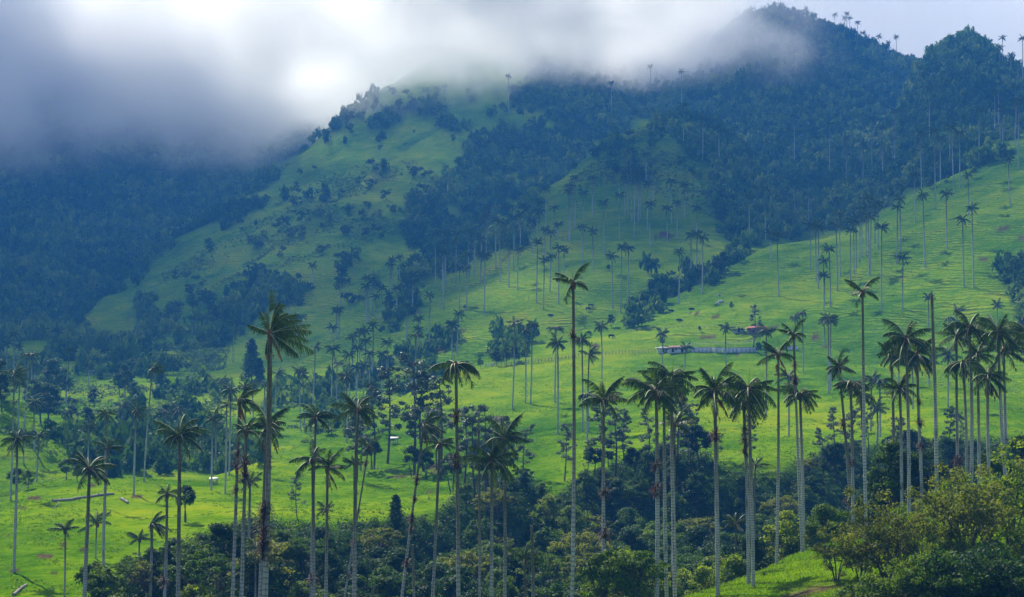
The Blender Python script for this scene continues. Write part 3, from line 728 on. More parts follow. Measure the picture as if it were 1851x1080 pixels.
# ------------------------------------------------------------------ wax palms
def frond_geo(mb, az, e0, length, bend, droop, r, nleaf=26, wind=0.0, width=0.29, dead=False, lw=0.055):
    """one pinnate frond: a curved midrib with hanging leaflets on both sides (unit: metres)"""
    n = 11
    t = np.linspace(0, 1, n)
    el = e0 - bend * t ** 1.3
    p = np.zeros((n, 3)); azs = az + wind * t * math.sin(-az) * 1.2
    st = length / (n - 1)
    for i in range(1, n):
        p[i] = p[i - 1] + st * np.array([math.cos(azs[i]) * math.cos(el[i]) + wind * 0.35 * t[i], math.sin(azs[i]) * math.cos(el[i]), math.sin(el[i])])
    tan = np.gradient(p, axis=0); tan /= np.linalg.norm(tan, axis=1)[:, None]
    side = np.cross(tan, np.array([0, 0, 1.0])); ln = np.linalg.norm(side, axis=1)[:, None]
    side = np.where(ln > 0.15, side / (ln + 1e-9), np.array([[-math.sin(az), math.cos(az), 0]]))
    up = np.cross(side, tan)
    if not dead:                                            # the midrib; near crowns carry a sunlit highlight in its colour
        w = np.linspace(0.10, 0.022, n)[:, None]
        A = p - side * w + up * 0.02; B = p + side * w + up * 0.02; Cc = p + up * (0.02 - w * 0.8)
        Vv = np.concatenate([A, B, Cc]); k = np.arange(n - 1)
        mb.add(Vv, np.concatenate([np.stack([k, k + n, k + n + 1, k + 1], 1), np.stack([k + n, k + 2 * n, k + 2 * n + 1, k + n + 1], 1), np.stack([k + 2 * n, k, k + 1, k + 2 * n + 1], 1)]), 1)
    tl = np.linspace(0.10, 1.0, nleaf)
    tl = np.concatenate([tl, tl]); sg = np.repeat([-1.0, 1.0], nleaf)
    m = len(tl)
    f = lambda a: np.stack([np.interp(tl, t, a[:, c]) for c in range(3)], 1)
    P0, T, Sd, U = f(p), f(tan), f(side), f(up)
    keepl = r.random(m) > (0.10 if nleaf > 12 else 0.0)
    tl = tl[keepl]; sg = sg[keepl]; m = len(tl); P0, T, Sd, U = f(p), f(tan), f(side), f(up)
    L = length * width * np.clip(np.sin(np.pi * (0.12 + 0.80 * tl)), 0.15, 1) * (0.65 + 0.6 * r.random(m))
    dr = droop * (0.75 + 0.5 * r.random(m))
    D = Sd * sg[:, None] * np.cos(dr)[:, None] - U * np.sin(dr)[:, None] + T * (0.45 + 0.25 * r.random(m))[:, None] + np.array([wind * 0.55, 0, -0.12])
    D /= np.linalg.norm(D, axis=1)[:, None]
    D2 = D + np.array([wind * 0.25, 0, -0.45]); D2 /= np.linalg.norm(D2, axis=1)[:, None]
    Wd = T * (lw * (0.8 + 0.4 * r.random(m)))[:, None]
    mid = P0 + D * (L * 0.55)[:, None]; tip = mid + D2 * (L * 0.45)[:, None]
    VV = np.stack([P0 - Wd, P0 + Wd, mid + Wd * 0.9, mid - Wd * 0.9, tip + Wd * 0.25, tip - Wd * 0.25], 1).reshape(-1, 3)
    b = np.arange(m)[:, None] * 6
    FF = np.concatenate([b + np.array([[0, 1, 2, 3]]), b + np.array([[3, 2, 4, 5]])])
    mb.add(VV, FF, 0, np.repeat(np.clip(r.normal(0.5, 0.25, m), 0, 1), 6))


STYLES = {   # fronds, wind, elevation range (deg), bend (deg), droop, length
 'full':     dict(n=19, wind=0.10, e=(78, -28), bend=62, droop=0.95, L=3.0),
 'full_b':   dict(n=18, wind=0.16, e=(80, -18), bend=55, droop=0.85, L=3.0),
 'dense':    dict(n=23, wind=0.12, e=(80, -38), bend=60, droop=1.0, L=3.1),
 'windswept': dict(n=19, wind=0.62, e=(88, -35), bend=40, droop=0.95, L=3.9),
 'gust':     dict(n=17, wind=0.45, e=(84, -25), bend=50, droop=0.9, L=3.1),
 'umbrella': dict(n=18, wind=0.03, e=(48, 0), bend=100, droop=1.15, L=3.0),
 'sparse':   dict(n=8, wind=0.10, e=(78, -22), bend=58, droop=0.9, L=3.0),
 'thin':     dict(n=10, wind=0.22, e=(82, -15), bend=55, droop=0.9, L=2.9),
 'upright':  dict(n=13, wind=0.05, e=(84, 8), bend=48, droop=0.8, L=3.1),
 'young':    dict(n=12, wind=0.12, e=(82, 5), bend=55, droop=0.75, L=2.8),
}


def crown_mesh(style, seed, nleaf=40, lscale=1.0, lw=0.030):
    r = np.random.default_rng(seed); s = STYLES[style]
    mb = MB()
    for k in range(s['n']):
        fr = (k + 0.5) / s['n']
        az = k * 2.39996 + r.normal(0, 0.32)
        e0 = R(s['e'][0] + (s['e'][1] - s['e'][0]) * fr ** 0.85 + r.normal(0, 11))
        w = s['wind']
        if r.random() < 0.12: continue                                       # a frond already shed
        if w > 0.4 and math.cos(az) < -0.35 and r.random() < 0.6: az = math.pi - az      # blown over to the lee side
        frond_geo(mb, az, e0, s['L'] * lscale * r.uniform(0.72, 1.14), R(s['bend'] * r.uniform(0.55, 1.4)), s['droop'], r, nleaf, w, lw=lw)
    mb.tube([(0, 0, 0), (0, 0, 1.9 * lscale)], [0.05, 0.01], 4, 1)                        # the closed spear leaf
    # swollen leaf bases
    mb.tube([(0, 0, -0.75), (0, 0, -0.4), (0, 0, 0.0), (0, 0, 0.35)], [0.20, 0.30, 0.30, 0.10], 8, 2)
    return mb.mesh('crown', [M['frond'], M['rachis'], M['sheath']])


def storm_mesh():
    """the ragged crown of the thickest palm: most fronds blown to the right, one straight up, a few folded on the windward side"""
    r = np.random.default_rng(4242); mb = MB()
    for az, e0, L, bend, dr in ((0.2, 87, 3.7, 8, .7), (0.5, 80, 3.0, 28, .9), (-0.4, 74, 2.9, 40, .9), (0.9, 66, 3.0, 62, 1.0), (-0.2, 58, 3.0, 66, 1.1), (0.3, 44, 3.0, 58, 1.1), (2.4, 76, 2.4, 30, .9),
                            (0.0, 16, 3.9, 24, 1.2), (-0.35, 8, 3.9, 26, 1.2), (0.45, -4, 3.6, 30, 1.1), (0.1, -18, 4.0, 26, 1.1), (-0.5, -28, 3.8, 24, 1.1), (0.7, -36, 3.2, 20, 1.2), (-1.2, -10, 3.0, 50, 1.1), (1.3, 10, 3.0, 60, 1.0),
                            (3.14, 34, 2.1, 12, 1.3), (2.9, -55, 2.0, 26, 1.3), (3.5, -66, 1.7, 14, 1.3)):
        frond_geo(mb, az + r.normal(0, .1), R(e0), L * r.uniform(.93, 1.07), R(bend), dr, r, 42, 0.22 if math.cos(az) > 0 else 0.0, lw=0.030)
    mb.tube([(0, 0, -0.75), (0, 0, -0.4), (0, 0, 0.0), (0, 0, 0.35)], [0.20, 0.30, 0.30, 0.10], 8, 2)
    return mb.mesh('crown', [M['frond'], M['rachis'], M['sheath']])


def far_crown_mesh(seed):
    r = np.random.default_rng(seed); mb = MB()
    n = 15
    for k in range(n):
        fr = (k + 0.5) / n
        frond_geo(mb, k * 2.39996 + r.normal(0, 0.2), R(78 - 100 * fr + r.normal(0, 8)), 3.3 * r.uniform(0.8, 1.1), R(60 * r.uniform(0.7, 1.3)), 0.8, r, 9, 0.1, 0.23, lw=0.17)
    mb.tube([(0, 0, -0.6), (0, 0, 0.2)], [0.3, 0.25], 6, 2)
    return mb.mesh('crown', [M['frond_far'], M['rachis_far'], M['sheath']])


def dead_mesh(seed):
    r = np.random.default_rng(seed); mb = MB()
    for k in range(3):
        frond_geo(mb, 0.3 + k * 0.9 + r.normal(0, .3), R(-48 - 12 * k), 2.7 * r.uniform(.8, 1.1), R(30), 1.2, r, 26, 0.15, 0.17, dead=True)
    return mb.mesh('dead_frond', [M['dead']])


def epiphyte_mesh(seed):
    r = np.random.default_rng(seed); mb = MB()
    for k in range(85):
        a = r.random() * 6.283; e = r.uniform(-0.5, 1.2); L = r.uniform(0.35, 0.8)
        z0 = r.normal(0, 0.28)
        d = np.array([math.cos(a) * math.cos(e), math.sin(a) * math.cos(e), math.sin(e)])
        s_ = np.array([-math.sin(a), math.cos(a), 0]) * 0.045
        b = np.array([math.cos(a) * 0.16, math.sin(a) * 0.16, z0])
        m_ = b + d * L * 0.6; t_ = m_ + (d + np.array([0, 0, -0.8])) * L * 0.4
        mb.add([b - s_, b + s_, m_ + s_ * .8, m_ - s_ * .8, t_ + s_ * .1, t_ - s_ * .1], [(0, 1, 2, 3), (3, 2, 4, 5)], 0, r.random())
    mb.tube([(0, 0, -0.6), (0, 0, 0), (0, 0, 0.6)], [0.09, 0.11, 0.09], 8)
    return mb.mesh('epiphyte_clump', [M['epiphyte']])


def trunk_mesh(seed, far_=False):
    r = np.random.default_rng(seed)
    n = 9 if far_ else 22
    z = np.linspace(0, 1, n)
    amp = r.normal(0, 1, 2)
    x = 0.35 * (amp[0] * np.sin(np.pi * z) * 1.0 + 0.25 * r.normal() * np.sin(2 * np.pi * z))      # metres, small bow
    y = 0.35 * amp[1] * np.sin(np.pi * z)
    rad = np.interp(z, [0, 0.04, 0.4, 0.9, 1], [1.25, 1.02, 1.0, 0.78, 0.72]) * (1 + 0.03 * r.normal(size=n))
    pts = np.stack([x, y, z], 1)
    mb = MB()
    # tube with horizontal rings: unit height, unit radius (scaled per palm); the bow is in radii
    sides = 6 if far_ else 10
    ang = np.linspace(0, 2 * np.pi, sides, endpoint=False)
    Vv = np.stack([(x * 1.6)[:, None] + rad[:, None] * np.cos(ang), (y * 1.6)[:, None] + rad[:, None] * np.sin(ang), np.repeat(z[:, None], sides, 1)], -1).reshape(-1, 3)
    Ff = [(i * sides + j, i * sides + (j + 1) % sides, (i + 1) * sides + (j + 1) % sides, (i + 1) * sides + j) for i in range(n - 1) for j in range(sides)]
    mb.add(Vv, Ff)
    mb.add(np.vstack([Vv[-sides:], [[0, 0, 1.0]]]), [(j, (j + 1) % sides, (j + 2) % sides, sides) for j in range(0, sides, 2)])
    return mb.mesh('trunk', [M['stem']], smooth=True)


CROWNS = {k: [crown_mesh(k, 100 + 7 * i + len(k)) for i in range(4)] for k in STYLES if k != 'windswept'}
CROWNS['windswept'] = [storm_mesh()]
FARCROWNS = [far_crown_mesh(300 + i) for i in range(6)]
DEADS = [dead_mesh(400 + i) for i in range(2)]
EPIS = [epiphyte_mesh(500 + i) for i in range(3)]
TRUNKS = [trunk_mesh(600 + i) for i in range(6)]
FARTRUNKS = [trunk_mesh(700 + i, True) for i in range(4)]
palm_count = 0


def palm(top, base, label, group=None, style='full', rad=0.24, cs=1.0, dead=0, epi=(), bare=False, is_far=False, yaw=None):
    """top and base: world points of the upper and lower end of the stem"""
    global palm_count
    palm_count += 1
    k = palm_count
    top, base = np.asarray(top, float), np.asarray(base, float)
    d = top - base; H = float(np.linalg.norm(d)) + 0.25
    root = empty('wax_palm', base - d / np.linalg.norm(d) * 0.25)
    tag(root, label, 'palm tree', group)
    tx, ty = d[0] / H, d[1] / H
    root.rotation_euler = (math.atan2(-ty, d[2] / H), math.asin(max(-0.99, min(0.99, tx))), 0)
    t = link('trunk', random.choice(FARTRUNKS if is_far else TRUNKS), root)
    t.scale = (rad * (1 if is_far else 0.88), rad * (1 if is_far else 0.88), H); t.rotation_euler.z = random.choice((0, math.pi)) if not is_far else random.random() * 6.28
    if not bare:
        c = link('crown', random.choice(FARCROWNS) if is_far else random.choice(CROWNS[style]), root)
        c.location = (0, 0, H)
        c.scale = (cs * random.uniform(0.9, 1.08), cs, cs * random.uniform(0.9, 1.12))
        c.rotation_euler = (random.gauss(0, .10), random.gauss(0.05, .10), 0)
        windy = style in ('windswept', 'gust')
        c.rotation_euler.z = (yaw if yaw is not None else (random.uniform(-0.5, 0.5) if windy or not is_far else random.random() * 6.28))
        if not is_far and style in ('umbrella', 'young', 'upright'): c.rotation_euler.z = random.random() * 6.28
        for q in range(dead):
            e = link('dead_frond', random.choice(DEADS), root)
            e.location = (0, 0, H - 0.35); e.scale = (cs, cs, cs); e.rotation_euler.z = random.uniform(-0.8, 0.4)
    for f in epi:
        e = link('epiphyte_clump', random.choice(EPIS), root)
        e.location = (0, 0, H * f); e.rotation_euler.z = random.random() * 6.28
        s_ = random.uniform(0.8, 1.25) * (1.0 if len(epi) > 2 else 1.15) * (rad / 0.24) ** 0.7; e.scale = (s_, s_, s_ * 1.1)
    return root


def wpt(u, v, d): return np.array([(u - UC) / F_PX * d, d, (V0 - v) * d / F_PX])


# the near palms: stem top (column, row), a lower point on the stem (column, row), metres away, look, label
NEAR = [
 (488, 603, 474, 1080, 158, dict(style='windswept', rad=0.35, cs=1.02, dead=1, epi=(0.60, 0.56, 0.52, 0.615, 0.535), yaw=0.0), 'thickest tall wax palm with a windblown crown and rusty bromeliads round its middle'),
 (482, 772, 468, 1080, 184, dict(style='full_b', cs=1.15, dead=1), 'wax palm whose broad crown spreads behind the thickest windblown palm'),
 (445, 780, 435, 1080, 180, dict(style='thin', rad=0.27, cs=0.95, epi=(0.86, 0.9)), 'wax palm with a big moss ball high on its stem beside the thickest palm'),
 (433, 724, 419, 1080, 188, dict(style='gust', cs=0.95, dead=1, epi=(0.84, 0.73, 0.80)), 'leaning wax palm with brown tufts along its stem next to the moss ball palm'),
 (452, 874, 449, 1000, 235, dict(style='upright', cs=0.9), 'short palm with a low crown half hidden by paired stems on the sunny meadow'),
 (325, 788, 320, 1080, 195, dict(style='full_b', rad=0.30, cs=1.1), 'stout wax palm with a wide crown at the meadow edge by the round dark tree'),
 (302, 893, 295, 1080, 205, dict(style='thin', cs=0.8, epi=(0.45,)), 'slim palm with a ragged crown close beside the stout meadow palm'),
 (274, 948, 272, 1075, 215, dict(style='gust', cs=0.95), 'young windblown palm over the shrubs at the foot of the sunny meadow'),
 (162, 848, 154, 1080, 200, dict(style='full', rad=0.30, cs=1.1), 'stout palm with drooping dark crown standing before the logs on the sunny meadow'),
 (571, 754, 566, 960, 232, dict(style='full', cs=0.95), 'wax palm with a small round crown rising behind the pair of twin crowns'),
 (565, 830, 565, 1080, 190, dict(style='full_b', rad=0.27, cs=1.0, epi=(0.55,)), 'grey stemmed palm forming the taller of the twin crowns left of the open meadow'),
 (592, 846, 588, 1080, 192, dict(style='upright', cs=1.0, dead=1), 'mossy yellow stemmed palm forming the lower of the twin crowns'),
 (646, 740, 641, 1080, 192, dict(style='full', rad=0.28, cs=1.05), 'wax palm with outstretched crown in front of the silvery trees by the meadow'),
 (667, 808, 643, 960, 228, dict(style='sparse', rad=0.16, cs=0.9, epi=(0.92, 0.70, 0.55, 0.40)), 'thin leaning palm hung with moss balls crossing the bright meadow'),
 (767, 768, 733, 1040, 205, dict(style='gust', cs=0.95, dead=2, epi=(0.80, 0.66, 0.62, 0.50, 0.73), rad=0.2), 'strongly leaning palm with brown hanging fronds and clumped bromeliads'),
 (824, 660, 827, 1080, 185, dict(style='umbrella', cs=1.2, epi=(0.86, 0.74), rad=0.26), 'tall palm with a drooping umbrella crown above the open meadow'),
 (795, 803, 781, 1080, 200, dict(style='thin', cs=0.9, epi=(0.35,)), 'pale stemmed palm with a thin crown under the silvery trees right of the picnic roof'),
 (889, 832, 887, 1080, 178, dict(style='dense', cs=1.2, rad=0.25), 'palm with the broadest dark crown low over the central forest'),
 (912, 795, 911, 1080, 195, dict(style='full_b', cs=1.15, epi=(0.25,)), 'palm whose feathery crown rises just behind the broadest dark crown'),
 (865, 765, 865, 1080, 200, dict(bare=True, rad=0.18), 'bare slender palm stem without crown beside the broadest dark crown'),
 (746, 985, 748, 1075, 190, dict(bare=True, rad=0.22), 'bare pale palm stem broken off among the ravine trees'),
 (675, 1060, 674, 1080, 178, dict(bare=True, rad=0.24), 'short broken palm stump at the bottom edge of the ravine forest'),
 (961, 950, 961, 1080, 185, dict(bare=True, rad=0.26), 'bare olive palm stem beside the pale spiky palm in the ravine'),
 (1036, 512, 1033, 1080, 178, dict(style='sparse', cs=1.0, rad=0.24, epi=(0.86,)), 'tallest lone wax palm with few fronds towering over the middle pasture'),
 (1091, 724, 1094, 1080, 185, dict(style='full_b', cs=1.15, epi=(0.62, 0.45)), 'wax palm with a wide crown just right of the tallest lone palm'),
 (1186, 708, 1187, 1080, 180, dict(style='dense', cs=1.2, epi=(0.66, 0.55), rad=0.27), 'front palm of the crowded four with the largest spreading crown'),
 (1214, 682, 1220, 1080, 190, dict(style='full', cs=1.2, dead=1, rad=0.26), 'highest palm of the crowded four below the white farm wall'),
 (1200, 706, 1206, 1080, 186, dict(style='full_b', cs=1.0), 'hidden crowned palm of the crowded four with a mottled pale stem'),
 (1219, 768, 1214, 1065, 200, dict(style='upright', cs=1.0, epi=(0.75, 0.88, 0.35)), 'lowest palm of the crowded four with reddish mossy stem'),
 (1292, 706, 1297, 1072, 181, dict(style='full_b', cs=1.2, dead=1, epi=(0.78,), rad=0.27, foot=1078), 'pale palm with an upswept crown standing on the tip of the grassy knoll'),
 (1353, 704, 1362, 1080, 172, dict(style='full', cs=1.2, rad=0.235), 'front palm of the crossing pair on the grassy knoll'),
 (1344, 730, 1353, 1050, 185, dict(style='full', cs=0.95, epi=(0.80, 0.74, 0.86), foot=1055), 'rear palm of the crossing pair with moss balls on the grassy knoll'),
 (1407, 640, 1404, 1010, 192, dict(style='thin', cs=0.95, dead=1, rad=0.2, foot=1013), 'slender tall palm with a tattered crown at the crest of the grassy knoll'),
 (1434, 605, 1450, 990, 196, dict(style='sparse', cs=0.85, epi=(0.78, 0.80, 0.86), rad=0.2, foot=996), 'thin palm with a small crown and dark moss balls leaning left over the knoll'),
 (1446, 714, 1452, 990, 197, dict(style='full', cs=1.0, foot=996), 'shorter palm with a neat star crown beside the thin leaning palm'),
 (1516, 664, 1539, 950, 215, dict(style='full_b', cs=0.95, epi=(0.72, 0.35)), 'leaning slim palm with a brown tuft behind the knoll bushes'),
 (1537, 694, 1543, 950, 206, dict(style='umbrella', cs=1.05, epi=(0.52,)), 'palm with a round drooping crown just beside the leaning slim palm'),
 (1559, 527, 1566, 935, 190, dict(style='sparse', cs=1.0, rad=0.22), 'very tall thin palm with a small five frond crown on the right'),
 (1556, 712, 1565, 925, 218, dict(style='full', cs=0.9, epi=(0.44,)), 'smaller palm tucked behind the very tall thin one'),
 (1611, 642, 1617, 915, 212, dict(style='full_b', cs=0.95, dead=1), 'palm with brown hanging fronds left of the biggest crown on the right'),
 (1638, 612, 1643, 930, 198, dict(style='dense', cs=1.2, rad=0.25), 'palm with the biggest ragged crown among the right hand group'),
 (1626, 702, 1631, 940, 205, dict(style='dense', cs=0.95), 'low compact palm under the biggest ragged crown'),
 (1658, 640, 1667, 910, 204, dict(style='dense', cs=1.15, dead=1, epi=(0.70, 0.57, 0.43)), 'dark crowned palm with three moss collars beside the crownless white stem'),
 (1684, 531, 1694, 950, 186, dict(bare=True, rad=0.25), 'tall white palm stem that has lost its crown'),
 (1729, 606, 1732, 890, 216, dict(style='full', cs=0.95, dead=1, epi=(0.38, 0.36)), 'palm with brown skirt of dead fronds and a heavy moss ball'),
 (1752, 594, 1756, 920, 204, dict(style='full', cs=1.2, rad=0.26), 'palm with the highest starry crown of the far right cluster'),
 (1741, 656, 1747, 900, 214, dict(style='umbrella', cs=1.05, dead=1, epi=(0.3,)), 'drooping palm below the highest starry crown'),
 (1767, 640, 1770, 890, 208, dict(style='full_b', cs=0.95), 'half hidden palm between the starry crown and the bending palm'),
 (1785, 680, 1791, 940, 200, dict(style='dense', cs=1.05, dead=2), 'lowest palm of the far right cluster with trailing dead fronds'),
 (1805, 602, 1821, 925, 200, dict(style='dense', cs=1.15, rad=0.25), 'shaggy crowned palm with a mossy yellow stem near the picture edge'),
 (1814, 634, 1822, 910, 212, dict(style='gust', cs=1.05), 'palm with flat swept fronds just behind the shaggy crowned one'),
 (1856, 600, 1860, 900, 205, dict(style='full', cs=1.1), 'palm at the picture edge with only its fronds showing'),
 (1330, 948, 1330, 1040, 210, dict(style='young', cs=0.75, rad=0.17), 'young palm with a thin grey stem in the dark ravine below the knoll'),
 (1365, 842, 1364, 1010, 225, dict(style='thin', cs=0.75, rad=0.17), 'slim palm with a pale crown behind the crossing pair in the ravine'),
 (948, 1012, 948, 1080, 190, dict(style='young', cs=0.85, rad=0.2), 'pale spiky young palm in the middle of the ravine'),
 (462, 992, 462, 1080, 210, dict(style='young', cs=0.75, rad=0.16), 'small palm in the ravine just left of the thickest palm'),
 (590, 922, 590, 1000, 235, dict(style='young', cs=0.7, rad=0.16), 'small dark palm crown among trees behind the twin crowns'),
 (640, 838, 639, 930, 255, dict(style='young', cs=0.75, rad=0.17), 'small palm with a star crown between slim stems on the bright meadow'),
]
# palms whose foot shows on the meadow or valley floor: top (column, row), foot (column, row), look, label, group
FOOTED = [
 (26, 678, 19, 906, dict(style='gust', cs=0.95, rad=0.25), 'tall windblown palm at the corner of the sunny meadow by the dark bushes'),
 (31, 795, 25, 1035, dict(style='full', cs=0.95, rad=0.25), 'palm whose long shadow falls across the sunny meadow'),
 (118, 958, 116, 1078, dict(style='young', cs=0.85, rad=0.15), 'young palm beside the brown soil scars on the sunny meadow'),
 (175, 946, 173, 1010, dict(style='young', cs=0.95, rad=0.16), 'small pale palm behind the stout drooping palm on the meadow'),
 (252, 975, 252, 1035, dict(style='young', cs=0.85, rad=0.16), 'smallest bushy palm beside shrubs on the sunny meadow'),
 (196, 810, 187, 1023, dict(style='thin', cs=0.85, rad=0.26), 'grey palm standing just behind the stout drooping palm'),
 (192, 748, 190, 920, dict(style='full', cs=0.95), 'palm in mid meadow whose stem lines up with the long log'),
 (247, 744, 242, 895, dict(style='gust', cs=1.0), 'palm on the meadow beside the short grey log'),
 (276, 667, 260, 871, dict(style='gust', cs=0.95, rad=0.2), 'tall leaning palm at the back edge of the sunny meadow'),
 (385, 757, 382, 887, dict(style='full_b', cs=0.95), 'palm in front of the white roofed shelter'),
 (410, 732, 407, 893, dict(style='thin', cs=0.95), 'palm just right of the white roofed shelter'),
 (71, 787, 67, 873, dict(style='full', cs=0.9), 'palm with low crown on the meadow path behind the corner palm'),
]
for tu, tv, bu, bv, d, kw, lab in NEAR:
    kw = dict(kw); foot = kw.pop('foot', None)
    if foot:
        h = hit(bu, foot, 120)
        if h and abs(h[1] - d) < 30: d = h[1]
    top = wpt(tu, tv, d); low = wpt(bu, bv, d)
    dr = (low - top)
    for it in range(30):                                      # follow the stem down to the ground
        zg = ground(low[0], d)
        if abs(low[2] - zg) < 0.02: break
        low = top + dr * ((zg - top[2]) / dr[2])
    palm(top, low, lab, 'near wax palms', **kw)
for tu, tv, bu, bv, kw, lab in FOOTED:
    h = hit(bu, bv, 190)
    if h is None: continue
    palm(wpt(tu, tv, h[1]), h, lab, 'wax palms on the meadow', **kw)

